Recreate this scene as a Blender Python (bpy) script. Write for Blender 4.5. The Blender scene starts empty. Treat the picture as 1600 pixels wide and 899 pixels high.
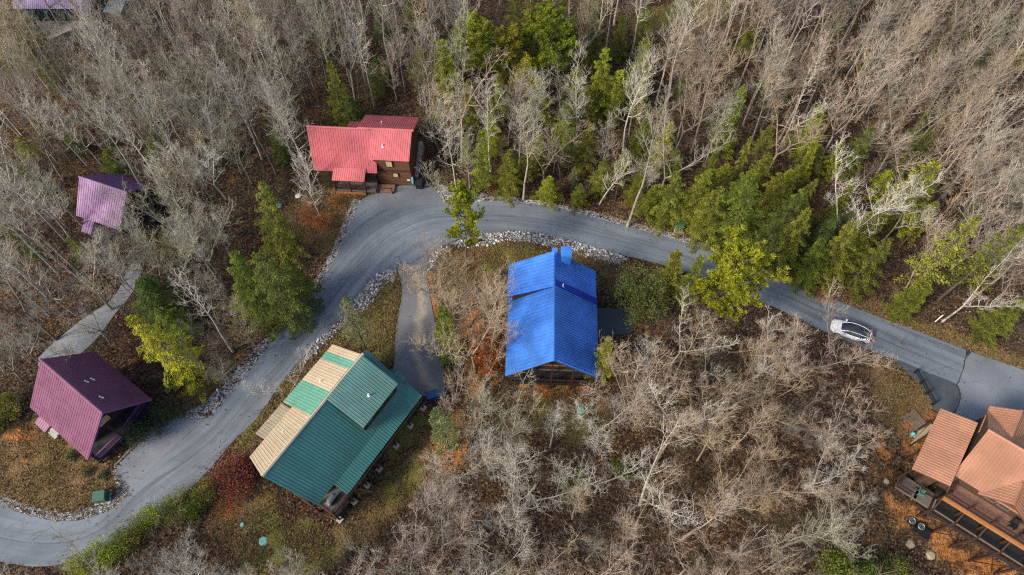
import bpy, bmesh, math, random
import numpy as np
from mathutils import Vector, Matrix
R = math.radians
SC = bpy.context.scene
COL = SC.collection

# ------------------------------------------------------------------ camera, sky, sun, exposure
FPX, TILT, CAMH = 1100.0, R(30), 75.0          # focal length in photo pixels (1600 wide), tilt off nadir, height
cam_d = bpy.data.cameras.new('camera')
cam = bpy.data.objects.new('camera', cam_d); COL.objects.link(cam)
cam.location = (0, 0, CAMH); cam.rotation_euler = (TILT, 0, 0)
cam_d.sensor_width = 36; cam_d.lens = FPX / 1600 * 36; cam_d.clip_end = 3000
SC.camera = cam
SUN_EL, SUN_AZ = R(36), R(240)                  # azimuth clockwise from +Y: light comes from lower left
w = bpy.data.worlds.new('World'); SC.world = w; w.use_nodes = True
nt = w.node_tree; nt.nodes.clear()
sky = nt.nodes.new('ShaderNodeTexSky'); sky.sky_type = 'NISHITA'; sky.sun_disc = False
sky.sun_elevation = SUN_EL; sky.sun_rotation = SUN_AZ; sky.altitude = 400
sky.air_density = 1.0; sky.dust_density = 3.0; sky.ozone_density = 1.0
bgn = nt.nodes.new('ShaderNodeBackground'); bgn.inputs[1].default_value = 0.098
wo = nt.nodes.new('ShaderNodeOutputWorld')
nt.links.new(sky.outputs[0], bgn.inputs[0]); nt.links.new(bgn.outputs[0], wo.inputs[0])
sd = bpy.data.lights.new('sun', 'SUN'); sd.energy = 2.0; sd.angle = R(14); sd.color = (1.0, 0.87, 0.70)
sun = bpy.data.objects.new('sun', sd); COL.objects.link(sun)
sv = Vector((math.sin(SUN_AZ) * math.cos(SUN_EL), math.cos(SUN_AZ) * math.cos(SUN_EL), math.sin(SUN_EL)))
sun.rotation_euler = (-sv).to_track_quat('-Z', 'Y').to_euler(); sun.location = (0, 0, 120)
vs = SC.view_settings
vs.view_transform = 'Standard'; vs.look = 'None'; vs.gamma = 1; vs.exposure = 1.42
SC.render.engine = 'CYCLES'; SC.cycles.use_denoising = False; SC.cycles.use_adaptive_sampling = False; SC.cycles.filter_width = 1.2; SC.cycles.max_bounces = 5
SC.cycles.diffuse_bounces = 3; SC.cycles.transparent_max_bounces = 4

# ------------------------------------------------------------------ terrain height and site coordinates
def sstep(t):
    t = np.clip(t, 0, 1); return t * t * (3 - 2 * t)
def hgt(x, y):
    x = np.asarray(x, float); y = np.asarray(y, float)
    g = lambda cx, cy, sx, sy: np.exp(-((x - cx) / sx) ** 2 - ((y - cy) / sy) ** 2)
    z = -4.5 * g(16, 9, 17, 11) - 5.0 * g(46.5, 11.5, 9, 6) - 1.0 * g(-11, 18, 6, 6)
    z = z + 5 * sstep((y - 72) / 50) * sstep((x + 25) / 25) - 2.0 * g(-58, 72, 20, 8)
    z = z - 6 * sstep((-y - 5) / 60)
    return z
def H(x, y): return float(hgt(x, y))
_c, _s = math.cos(TILT), math.sin(TILT)
def at(px, py, z=None, up=0.0):
    """surveyed site point seen at a photo pixel, on the terrain (or at height z)"""
    u, v = px - 800, 449.5 - py
    d = (u, v * _c + FPX * _s, v * _s - FPX * _c)
    zz = 0.0 if z is None else z
    for _ in range(8):
        t = (zz + up - CAMH) / d[2]
        x, y = d[0] * t, d[1] * t
        if z is not None: break
        zz = H(x, y)
    return Vector((x, y, zz))
def proj(x, y, z):
    Z = z - CAMH
    yc, zc = y * _c + Z * _s, y * _s - Z * _c
    return 800 + FPX * x / zc, 449.5 - FPX * yc / zc

# ------------------------------------------------------------------ material helpers
class NB:
    def __init__(s, name):
        s.m = bpy.data.materials.new(name); s.m.use_nodes = True
        s.t = s.m.node_tree; s.n = s.t.nodes; s.l = s.t.links
        s.b = s.n['Principled BSDF']
    def new(s, k, **kw):
        n = s.n.new(k)
        for a, v in kw.items(): setattr(n, a, v)
        return n
    def link(s, a, b): s.l.new(a, b)
    def val(s, sock, v):
        if hasattr(v, 'is_linked') or hasattr(v, 'links'): s.l.new(v, sock)
        else: sock.default_value = v
    def noise(s, scale, detail=4, vec=None, rough=.55):
        n = s.new('ShaderNodeTexNoise'); n.inputs['Scale'].default_value = scale
        n.inputs['Detail'].default_value = detail; n.inputs['Roughness'].default_value = rough
        if vec is not None: s.link(vec, n.inputs['Vector'])
        return n.outputs[0]
    def voro(s, scale, vec=None):
        n = s.new('ShaderNodeTexVoronoi'); n.inputs['Scale'].default_value = scale
        if vec is not None: s.link(vec, n.inputs['Vector'])
        return n
    def ramp(s, f, stops, interp='LINEAR'):
        n = s.new('ShaderNodeValToRGB'); n.color_ramp.interpolation = interp
        e = n.color_ramp.elements
        while len(e) < len(stops): e.new(.5)
        for q, (p, c) in zip(e, stops):
            q.position = p; q.color = (*c, 1) if len(c) == 3 else c
        s.link(f, n.inputs[0]); return n.outputs[0]
    def mix(s, f, a, b, bt='MIX'):
        n = s.new('ShaderNodeMix', data_type='RGBA', blend_type=bt)
        s.val(n.inputs[0], f)
        for sock, v in ((n.inputs[6], a), (n.inputs[7], b)):
            if isinstance(v, tuple): sock.default_value = (*v, 1)
            else: s.link(v, sock)
        return n.outputs[2]
    def math(s, op, a, b=0.0, clamp=False):
        n = s.new('ShaderNodeMath', operation=op); n.use_clamp = clamp
        s.val(n.inputs[0], a); s.val(n.inputs[1], b); return n.outputs[0]
    def rng(s, v, a, b, c=0., d=1.):
        n = s.new('ShaderNodeMapRange'); s.val(n.inputs[0], v)
        for i, q in enumerate((a, b, c, d)): n.inputs[i + 1].default_value = q
        return n.outputs[0]
    def pos(s): return s.new('ShaderNodeNewGeometry').outputs['Position']
    def obj(s): return s.new('ShaderNodeTexCoord').outputs['Object']
    def bump(s, h, strength=.5, dist=.05):
        n = s.new('ShaderNodeBump'); n.inputs['Strength'].default_value = strength
        n.inputs['Distance'].default_value = dist; s.link(h, n.inputs['Height'])
        s.link(n.outputs[0], s.b.inputs['Normal'])
    def out(s, col, rough=.7, metal=0., spec=.5):
        s.val(s.b.inputs['Base Color'], (*col, 1) if isinstance(col, tuple) else col)
        s.val(s.b.inputs['Roughness'], rough); s.val(s.b.inputs['Metallic'], metal)
        s.b.inputs['Specular IOR Level'].default_value = spec
        return s.m
def tint(c, k): return tuple(min(1, v * k) for v in c)
def plain(name, c, rough=.7, var=.25, scale=3., metal=0., spec=.5, fine=0.):
    b = NB(name); p = b.obj()
    col = b.mix(b.rng(b.noise(scale, 5, p), .3, .7), tint(c, 1 - var), tint(c, 1 + var))
    if fine: col = b.mix(fine, col, b.ramp(b.noise(scale * 9, 3, p), [(.35, tint(c, .5)), (.65, tint(c, 1.5))]))
    return b.out(col, rough, metal, spec)
def metal_roof(name, c, rough=.42, fade=.22, dirt=(.10, .085, .07), coat=.28, metal=.12):
    b = NB(name); p = b.pos()
    n1 = b.rng(b.noise(.35, 4, p), .3, .7); n2 = b.rng(b.noise(2.2, 5, p), .35, .7)
    rnd = b.new('ShaderNodeObjectInfo').outputs['Random']
    col = b.mix(n1, tint(c, 1 - fade), tint(c, 1 + fade))
    col = b.mix(b.math('MULTIPLY', n2, .16), col, dirt)
    col = b.mix(b.math('MULTIPLY', rnd, .14), col, tint(c, .62))
    ro = b.rng(b.noise(1.1, 4, p), .3, .7, rough - .08, rough + .14)
    b.b.inputs['Coat Weight'].default_value = coat; b.b.inputs['Coat Roughness'].default_value = .18
    return b.out(col, ro, metal, .5)
def wood(name, c, var=.35):
    b = NB(name); p = b.obj()
    mp = b.new('ShaderNodeMapping'); mp.inputs['Scale'].default_value = (1.2, 6, 6); b.link(p, mp.inputs[0])
    n1 = b.rng(b.noise(2.5, 6, mp.outputs[0]), .3, .7)
    rnd = b.new('ShaderNodeNewGeometry').outputs['Random Per Island']
    col = b.mix(n1, tint(c, 1 - var), tint(c, 1 + var))
    col = b.mix(b.math('MULTIPLY', rnd, .5), col, tint(c, .55))
    return b.out(col, .75, 0, .3)

M = {}
M['red_roof'] = metal_roof('red_roof_metal', (.48, .092, .108))
M['blue_roof'] = metal_roof('blue_roof_metal', (.045, .180, .56), .34, .38, coat=.45, metal=.15, dirt=(.02, .07, .30))
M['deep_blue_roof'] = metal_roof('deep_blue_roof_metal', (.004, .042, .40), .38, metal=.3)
M['green_roof'] = metal_roof('green_roof_metal', (.034, .155, .138), .42)
M['sage_roof'] = metal_roof('sage_roof_metal', (.10, .22, .185), .45)
M['mint_roof'] = metal_roof('mint_roof_metal', (.12, .33, .24), .45)
M['cream_roof'] = metal_roof('cream_roof_metal', (.50, .41, .28), .45, .1)
M['khaki_roof'] = metal_roof('khaki_roof_metal', (.30, .26, .18), .5, .15)
M['purple_roof'] = metal_roof('plum_roof_metal', (.150, .044, .108), .40, coat=.3, metal=.25)
M['violet_roof'] = metal_roof('violet_roof_metal', (.165, .065, .20), .45)
M['lilac_roof'] = metal_roof('lilac_roof_metal', (.19, .13, .30), .5)
M['copper_roof'] = metal_roof('copper_roof_metal', (.34, .160, .090), .43)
M['log'] = wood('stained_log', (.12, .056, .028))
M['log_dark'] = wood('dark_log', (.055, .032, .021))
M['log_grey'] = wood('weathered_grey_log', (.18, .14, .10))
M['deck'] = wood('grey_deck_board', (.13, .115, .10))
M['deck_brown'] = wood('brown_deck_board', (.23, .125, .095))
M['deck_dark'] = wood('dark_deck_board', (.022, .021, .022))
M['rail'] = wood('dark_rail_wood', (.045, .022, .016))
M['purple_paint'] = plain('purple_paint', (.16, .06, .22), .6)
M['orange_wood'] = wood('fresh_orange_wood', (.36, .15, .05))
M['pale_wood'] = wood('pale_lumber', (.42, .33, .20))
M['concrete'] = plain('concrete', (.34, .33, .30), .9, .2, 2., fine=.3)
M['block'] = plain('foundation_stone', (.36, .32, .25), .9, .3, 2.5, fine=.5)
M['blind'] = plain('tan_blind', (.50, .36, .20), .6, .08)
M['glass'] = plain('window_glass', (.035, .045, .05), .08, .2, 1., spec=.8)
M['white'] = plain('white_paint', (.75, .75, .72), .5, .08)
M['black'] = plain('black_plastic', (.012, .012, .014), .45, .3)
M['dk_green'] = plain('dark_green_enamel', (.030, .085, .055), .4, .15)
M['lid_green'] = plain('pale_green_lid', (.16, .42, .36), .5, .15)
M['navy'] = plain('navy_plastic', (.006, .045, .15), .35, .2)
M['teal'] = plain('teal_plastic', (.10, .36, .40), .4, .1)
M['steel'] = plain('grey_steel', (.38, .40, .42), .35, .1, metal=.7)
M['boulder'] = plain('boulder_stone', (.27, .23, .16), .9, .35, 3., fine=.4)
M['patio_grey'] = plain('weathered_patio', (.32, .30, .25), .9, .25, 1.2, fine=.4); M['kayak_orange'] = plain('orange_plastic', (.55, .20, .02), .4, .1)
M['tar'] = plain('tar_line', (.022, .023, .026), .7, .3)

def ground_material():
    b = NB('forest_ground'); p = b.pos()
    at_ = b.new('ShaderNodeVertexColor', layer_name='zone'); sp = b.new('ShaderNodeSeparateColor'); b.link(at_.outputs[0], sp.inputs[0])
    v = b.voro(5.5, p); cells = b.new('ShaderNodeSeparateColor'); b.link(v.outputs['Color'], cells.inputs[0])
    leaf = b.ramp(cells.outputs[0], [(0, (.018, .013, .009)), (.35, (.050, .033, .020)), (.6, (.086, .054, .030)), (.82, (.135, .090, .050)), (1, (.24, .175, .10))])
    big = b.rng(b.noise(.10, 5, p), .38, .64)
    leaf = b.mix(big, leaf, b.mix(1., leaf, (.95, .74, .62), 'MULTIPLY'))
    leaf = b.mix(b.math('MULTIPLY', b.rng(b.noise(.45, 4, p), .52, .7), .55), leaf, (.016, .011, .008))
    leaf = b.mix(b.math('MULTIPLY', b.rng(b.noise(.17, 4, p), .56, .7), .5), leaf, (.055, .062, .022))
    fine = b.noise(9, 6, p, .7)
    tan = b.ramp(fine, [(.28, (.055, .036, .018)), (.45, (.135, .086, .042)), (.6, (.21, .135, .062)), (.78, (.30, .215, .11))])
    tan = b.mix(b.rng(b.noise(.35, 5, p), .4, .68), tan, b.mix(1., tan, (.72, .78, .52), 'MULTIPLY'))
    tan = b.mix(b.math('MULTIPLY', b.rng(b.noise(.9, 4, p), .55, .7), .6), tan, (.085, .050, .024))
    grn = b.ramp(fine, [(.3, (.045, .050, .012)), (.5, (.115, .115, .025)), (.72, (.22, .19, .055))])
    grn = b.mix(b.rng(b.noise(.5, 5, p), .42, .62), grn, b.mix(.5, tan, grn))
    clay = b.ramp(b.noise(3, 6, p), [(.3, (.13, .055, .018)), (.55, (.33, .135, .04)), (.75, (.42, .22, .09))])
    clay = b.mix(b.rng(b.noise(.8, 5, p), .45, .65), clay, leaf)
    wob = b.math('MULTIPLY', b.math('SUBTRACT', b.noise(.33, 6, p, .68), .5), 3.2)
    def wt(i): return b.rng(b.math('ADD', sp.outputs[i], wob), .35, .65)
    col = b.mix(wt(0), leaf, tan); col = b.mix(wt(1), col, grn); col = b.mix(wt(2), col, clay)
    hb = b.math('ADD', b.noise(2.5, 6, p), b.math('MULTIPLY', v.outputs['Distance'], .5))
    b.bump(hb, .8, .25)
    return b.out(col, .95, 0, .15)
M['ground'] = ground_material()

def road_material(name, c, streak=True, patch=0., silt=False):
    b = NB(name); p = b.pos()
    base = b.mix(b.rng(b.noise(.22, 5, p), .32, .68), tint(c, .74), tint(c, 1.24))
    sp = b.noise(14, 3, p)
    base = b.mix(.16, base, b.ramp(sp, [(.3, tint(c, .45)), (.5, c), (.72, tint(c, 1.7))]))
    if streak:
        a = b.new('ShaderNodeAttribute', attribute_name='lane'); s2 = b.new('ShaderNodeSeparateXYZ'); b.link(a.outputs['Vector'], s2.inputs[0])
        cm = b.new('ShaderNodeCombineXYZ'); b.link(b.math('MULTIPLY', s2.outputs[0], .05), cm.inputs[0]); b.link(s2.outputs[1], cm.inputs[1])
        st = b.noise(1.5, 5, cm.outputs[0], .6)
        base = b.mix(b.math('MULTIPLY', b.rng(st, .50, .64), .6), base, tint(c, .55))
        base = b.mix(b.math('MULTIPLY', b.rng(st, .47, .32), .42), base, tint(c, 1.5))
        wob = b.math('MULTIPLY', b.math('SUBTRACT', b.noise(.12, 3, p), .5), 1.2)
        d0 = b.math('ABSOLUTE', b.math('ADD', s2.outputs[1], wob))
        base = b.mix(b.rng(d0, .10, .03, 0, .55), base, tint(c, .38))
        d1 = b.math('ABSOLUTE', b.math('SUBTRACT', b.math('ABSOLUTE', s2.outputs[1]), 1.55))
        base = b.mix(b.rng(d1, .55, .1, 0, .22), base, tint(c, 1.45))
    if silt:
        a = b.new('ShaderNodeAttribute', attribute_name='lane'); s2 = b.new('ShaderNodeSeparateXYZ'); b.link(a.outputs['Vector'], s2.inputs[0])
        dd = b.math('ABSOLUTE', b.math('ADD', s2.outputs[1], b.math('MULTIPLY', b.math('SUBTRACT', b.noise(.5, 6, p, .7), .5), 2.6)))
        base = b.mix(b.rng(dd, .75, .05, 0, .75), base, (.33, .27, .185))
        head = b.math('ABSOLUTE', b.math('ADD', s2.outputs[0], b.math('MULTIPLY', b.noise(.9, 4, p), -2.2)))
        base = b.mix(b.rng(head, .7, .1, 0, .8), base, (.36, .30, .21))
    dirt = b.rng(b.noise(.6, 6, p), .60, .72)
    base = b.mix(b.math('MULTIPLY', dirt, .25 + patch), base, (.20, .165, .12))
    stn = b.rng(b.noise(1.7, 4, p), .66, .74); base = b.mix(b.math('MULTIPLY', stn, .45), base, tint(c, .4))
    cr = b.voro(.35, p); cr.feature = 'DISTANCE_TO_EDGE'
    wv = b.math('ADD', cr.outputs['Distance'], b.math('MULTIPLY', b.math('SUBTRACT', b.noise(1.5, 4, p), .5), .12))
    base = b.mix(b.math('MULTIPLY', b.rng(b.math('ABSOLUTE', wv), .012, .004), .35), base, tint(c, .4))
    b.bump(sp, .12, .02)
    ro = b.rng(b.noise(.4, 4, p), .3, .7, .62, .85)
    return b.out(base, ro, 0, .4)
M['road'] = road_material('worn_asphalt', (.122, .145, .170))
M['pad'] = road_material('pale_asphalt', (.14, .156, .178), False)
M['drive'] = road_material('driveway_asphalt', (.125, .13, .135), False, .30, True)
M['wet_pad'] = road_material('dark_asphalt', (.05, .062, .075), False)
M['gravel_drive'] = road_material('gravel_drive_surface', (.19, .20, .215), False)
def gravel_material():
    b = NB('gravel_bed'); p = b.pos()
    v = b.voro(7, p); s = b.new('ShaderNodeSeparateColor'); b.link(v.outputs['Color'], s.inputs[0])
    col = b.ramp(s.outputs[0], [(0, (.09, .09, .09)), (.4, (.20, .20, .20)), (.75, (.32, .325, .33)), (1, (.48, .48, .48))])
    col = b.mix(b.rng(b.noise(.7, 5, p), .56, .72), col, (.13, .095, .07))
    b.bump(v.outputs['Distance'], .8, .1)
    return b.out(col, .9, 0, .3)
M['gravel'] = gravel_material()
def island_material(name, stops, rough=.85, spec=.2, trans=0., usecolor=False, dark=.5, light=1.5):
    b = NB(name); g = b.new('ShaderNodeNewGeometry'); r = g.outputs['Random Per Island']
    if usecolor:
        oi = b.new('ShaderNodeObjectInfo')
        lo = b.mix(1., oi.outputs['Color'], (dark, dark * 1.08, dark * .9), 'MULTIPLY')
        hi = b.mix(1., oi.outputs['Color'], (light, light * .96, light * .75), 'MULTIPLY')
        n = b.rng(b.noise(1.15, 3, g.outputs['Position']), .38, .62)
        col = b.mix(b.math('ADD', b.math('MULTIPLY', r, .35), b.math('MULTIPLY', n, .65)), lo, hi)
    else:
        col = b.ramp(r, stops)
    m = b.out(col, rough, 0, spec)
    if trans:
        tr = b.new('ShaderNodeBsdfTranslucent'); b.link(col, tr.inputs[0])
        mx = b.new('ShaderNodeMixShader'); mx.inputs[0].default_value = trans
        o = b.n['Material Output']; b.link(b.b.outputs[0], mx.inputs[1]); b.link(tr.outputs[0], mx.inputs[2]); b.link(mx.outputs[0], o.inputs[0])
    return m
M['stone'] = island_material('loose_stone', [(0, (.13, .13, .13)), (.35, (.26, .26, .26)), (.8, (.43, .43, .43)), (1, (.62, .62, .62))])
M['litter'] = island_material('fallen_leaves', [(0, (.018, .012, .009)), (.35, (.045, .026, .017)), (.65, (.085, .047, .029)), (.9, (.13, .08, .05)), (.97, (.20, .13, .085)), (1, (.28, .22, .17))])
M['straw'] = island_material('dry_grass_blades', [(0, (.07, .05, .022)), (.4, (.16, .11, .05)), (.8, (.27, .19, .09)), (1, (.12, .12, .04))])
M['foliage'] = island_material('evergreen_foliage', None, .65, .25, .28, True, .32, 1.75)
M['leafage'] = island_material('shrub_leaves', None, .6, .3, .25, True, .45, 1.45)
def bark_material(name, k, bright):
    b = NB(name); oi = b.new('ShaderNodeObjectInfo'); p = b.pos()
    c = b.mix(1., oi.outputs['Color'], (bright, bright, bright), 'MULTIPLY')
    n = b.rng(b.noise(k, 4, p), .33, .67)
    col = b.mix(n, b.mix(1., c, (.62, .60, .58), 'MULTIPLY'), b.mix(1., c, (1.22, 1.22, 1.2), 'MULTIPLY'))
    return b.out(col, .9, 0, .2)
M['bark'] = bark_material('tree_bark', 1.6, .95)
M['twig'] = bark_material('bare_twigs', .9, 1.0)
M['brush'] = island_material('brush_twigs', [(0, (.045, .036, .028)), (.4, (.10, .08, .062)), (.8, (.19, .16, .125)), (1, (.15, .085, .055))])
M['pine_bark'] = plain('evergreen_bark', (.085, .062, .048), .95, .3, 4)

# ------------------------------------------------------------------ object helpers
def meta(o, label=None, cat=None, group=None, kind=None):
    if label: o['label'] = label
    if cat: o['category'] = cat
    if group: o['group'] = group
    if kind: o['kind'] = kind
    return o
def empty(name, loc=(0, 0, 0), rz=0., label=None, cat=None, group=None):
    o = bpy.data.objects.new(name, None); COL.objects.link(o); o.empty_display_size = .2
    o.location = loc; o.rotation_euler = (0, 0, rz)
    return meta(o, label, cat, group)
def link_mesh(name, me, mat=None, parent=None):
    o = bpy.data.objects.new(name, me); COL.objects.link(o)
    if mat is not None and not me.materials: me.materials.append(M[mat] if isinstance(mat, str) else mat)
    if parent is not None: o.parent = parent
    return o
def fast_mesh(name, V, F):
    """V (n,3), F (m,k) numpy, all faces with k corners"""
    me = bpy.data.meshes.new(name); V = np.asarray(V, np.float32); F = np.asarray(F, np.int32)
    me.vertices.add(len(V)); me.vertices.foreach_set('co', V.ravel())
    k = F.shape[1]; me.loops.add(F.size); me.loops.foreach_set('vertex_index', F.ravel())
    me.polygons.add(len(F)); me.polygons.foreach_set('loop_start', np.arange(0, F.size, k, dtype=np.int32))
    me.update(calc_edges=True); return me
class MB:
    def __init__(s): s.v = []; s.f = []
    def quad(s, *p):
        i = len(s.v); s.v += [tuple(q) for q in p]; s.f.append(tuple(range(i, i + len(p))))
    def hexa(s, b, t):
        """prism from bottom ring b to top ring t (same length, ccw from above)"""
        i = len(s.v); n = len(b); s.v += [tuple(q) for q in b] + [tuple(q) for q in t]
        s.f.append(tuple(i + k for k in reversed(range(n)))); s.f.append(tuple(i + n + k for k in range(n)))
        for k in range(n):
            j = (k + 1) % n; s.f.append((i + k, i + j, i + n + j, i + n + k))
    def box(s, x0, x1, y0, y1, z0, z1):
        b = [(x0, y0, z0), (x1, y0, z0), (x1, y1, z0), (x0, y1, z0)]
        s.hexa(b, [(x, y, z1) for x, y, _ in b])
    def bar(s, a, b, w, h):
        """rectangular bar from a to b, width w (sideways) and height h (vertical-ish)"""
        a, b = Vector(a), Vector(b); d = (b - a).normalized()
        sd_ = d.cross(Vector((0, 0, 1)))
        if sd_.length < 1e-3: sd_ = Vector((1, 0, 0))
        sd_.normalize(); up = sd_.cross(d).normalized()
        r = lambda p: [p - sd_ * w / 2 - up * h / 2, p + sd_ * w / 2 - up * h / 2, p + sd_ * w / 2 + up * h / 2, p - sd_ * w / 2 + up * h / 2]
        s.hexa(r(a), r(b))
    def tube(s, pts, rad, n=6, cap=False):
        i0 = len(s.v); m = len(pts); pts = [Vector(p) for p in pts]
        ref = Vector((.31, .95, .05))
        for k, p in enumerate(pts):
            d = (pts[min(k + 1, m - 1)] - pts[max(k - 1, 0)])
            if d.length < 1e-6: d = Vector((0, 0, 1))
            d.normalize(); a = d.cross(ref)
            if a.length < .05: a = d.cross(Vector((1, 0, 0)))
            a.normalize(); b = d.cross(a)
            for q in range(n):
                t = 2 * math.pi * q / n
                s.v.append(tuple(p + (a * math.cos(t) + b * math.sin(t)) * rad[k]))
        for k in range(m - 1):
            for q in range(n):
                j = (q + 1) % n
                s.f.append((i0 + k * n + q, i0 + (k + 1) * n + q, i0 + (k + 1) * n + j, i0 + k * n + j))
        if cap:
            s.f.append(tuple(i0 + (m - 1) * n + q for q in reversed(range(n)))); s.f.append(tuple(i0 + q for q in range(n)))
    def disc(s, c, r, z0, z1, n=20, r1=None):
        r1 = r if r1 is None else r1
        b = [(c[0] + r * math.cos(2 * math.pi * k / n), c[1] + r * math.sin(2 * math.pi * k / n), z0) for k in range(n)]
        t = [(c[0] + r1 * math.cos(2 * math.pi * k / n), c[1] + r1 * math.sin(2 * math.pi * k / n), z1) for k in range(n)]
        s.hexa(b, t)
    def mesh(s, name, smooth=False):
        me = bpy.data.meshes.new(name); me.from_pydata(s.v, [], s.f); me.update()
        if smooth: me.polygons.foreach_set('use_smooth', [True] * len(me.polygons))
        return me
    def build(s, name, mat, parent=None, smooth=False):
        return link_mesh(name, s.mesh(name, smooth), mat, parent)
def catmull(pts, n=6, closed=False):
    P = [np.array(p, float) for p in pts]; out = []
    m = len(P)
    for i in range(m if closed else m - 1):
        if closed: a, b, c, d = P[i - 1], P[i], P[(i + 1) % m], P[(i + 2) % m]
        else: a, b, c, d = P[max(i - 1, 0)], P[i], P[i + 1], P[min(i + 2, m - 1)]
        for k in range(n):
            t = k / n
            out.append(.5 * (2 * b + (c - a) * t + (2 * a - 5 * b + 4 * c - d) * t * t + (3 * b - a - 3 * c + d) * t ** 3))
    if not closed: out.append(P[-1])
    return [tuple(q) for q in out]
def inpoly(X, Y, poly):
    X = np.asarray(X, float); Y = np.asarray(Y, float); r = np.zeros(X.shape, bool); n = len(poly); j = n - 1
    for i in range(n):
        xi, yi = poly[i][:2]; xj, yj = poly[j][:2]
        if yi != yj:
            r ^= ((yi > Y) != (yj > Y)) & (X < (xj - xi) * (Y - yi) / (yj - yi) + xi)
        j = i
    return r
def sdist(X, Y, poly):
    """signed distance, positive inside"""
    X = np.asarray(X, float); Y = np.asarray(Y, float); d = np.full(X.shape, 1e9); n = len(poly)
    for i in range(n):
        ax, ay = poly[i][:2]; bx, by = poly[(i + 1) % n][:2]; ex, ey = bx - ax, by - ay; L = ex * ex + ey * ey + 1e-9
        t = np.clip(((X - ax) * ex + (Y - ay) * ey) / L, 0, 1)
        d = np.minimum(d, np.hypot(X - ax - t * ex, Y - ay - t * ey))
    return np.where(inpoly(X, Y, poly), d, -d)
def W(pix): return [tuple(at(*p))[:2] for p in pix]

# ------------------------------------------------------------------ roads and pavements (outlines from the survey)
UP_EDGE = [(-60, 765), (0, 787), (44, 805), (101, 815), (162, 802), (195, 780), (199, 765), (190, 748), (183, 732), (219, 694), (260, 660), (283, 653), (319, 654),
           (341, 640), (371, 601), (402, 565), (435, 524), (496, 457), (506, 433), (526, 399), (550, 342), (566, 312), (590, 302), (622, 291), (652, 291),
           (676, 294), (697, 317), (746, 317), (783, 315), (854, 323), (921, 338), (1002, 360), (1070, 379), (1148, 403), (1230, 437), (1310, 470),
           (1350, 487), (1431, 517), (1512, 548), (1600, 578), (1720, 618)]
LOW_EDGE = [(1720, 770), (1580, 715), (1500, 660), (1494, 638), (1499, 616), (1492, 601), (1450, 584), (1397, 562), (1300, 523), (1220, 485), (1127, 445),
            (1040, 415), (969, 398), (911, 381), (854, 367), (810, 362), (766, 364), (725, 371), (689, 386), (672, 402), (665, 423), (644, 425), (623, 421),
            (603, 423), (584, 433), (560, 463), (530, 500), (493, 534), (442, 595), (402, 653), (364, 690), (304, 758), (219, 820), (165, 856), (118, 876), (61, 886), (0, 878), (-60, 864)]
_jr = random.Random(8)
ROAD = [(x + _jr.uniform(-.04, .04), y + _jr.uniform(-.04, .04)) for x, y in W(catmull(UP_EDGE, 5) + catmull(LOW_EDGE, 5))]
DRIVE = W(catmull([(620, 414), (644, 416), (668, 414), (667, 432), (675, 480), (689, 551), (695, 601), (692, 622), (655, 618), (617, 612), (612, 590), (616, 568), (619, 517), (628, 460), (625, 432)], 3, True))
GDRIVE = W(catmull([(60, 560), (128, 500), (169, 473), (186, 452), (198, 425), (212, 408), (222, 418), (214, 440), (204, 462), (182, 488), (150, 531), (118, 558), (80, 580)], 3, True))
BPAD = W([(931, 482), (998, 482), (985, 522), (931, 524)])
DPATCH = W(catmull([(1397, 561), (1450, 583), (1493, 600), (1500, 616), (1495, 640), (1468, 648), (1446, 612), (1418, 582)], 3, True))
RAVE = W([(566, 312), (590, 302), (622, 291), (652, 291), (676, 294), (697, 317), (640, 322), (590, 330)])
CENTRE = W(catmull([(-60, 822), (60, 850), (150, 830), (230, 762), (330, 690), (400, 610), (470, 530), (540, 440), (600, 375), (660, 345), (720, 338), (800, 338),
                    (880, 350), (960, 370), (1050, 395), (1140, 430), (1230, 465), (1330, 510), (1430, 553), (1520, 590), (1620, 630), (1720, 675)], 4))
def lane_coords(X, Y, line=None):
    C = np.array(line or CENTRE); seg = np.diff(C, axis=0); L = np.hypot(*seg.T); S = np.concatenate([[0], np.cumsum(L)])
    best = np.full(len(X), 1e9); so = np.zeros(len(X)); do = np.zeros(len(X))
    for i in range(len(seg)):
        t = np.clip(((X - C[i, 0]) * seg[i, 0] + (Y - C[i, 1]) * seg[i, 1]) / (L[i] ** 2), 0, 1)
        dx, dy = X - C[i, 0] - t * seg[i, 0], Y - C[i, 1] - t * seg[i, 1]; d = np.hypot(dx, dy); k = d < best
        best[k] = d[k]; so[k] = (S[i] + t * L[i])[k]; do[k] = (np.sign(seg[i, 0] * dy - seg[i, 1] * dx) * d)[k]
    return so, do
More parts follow.
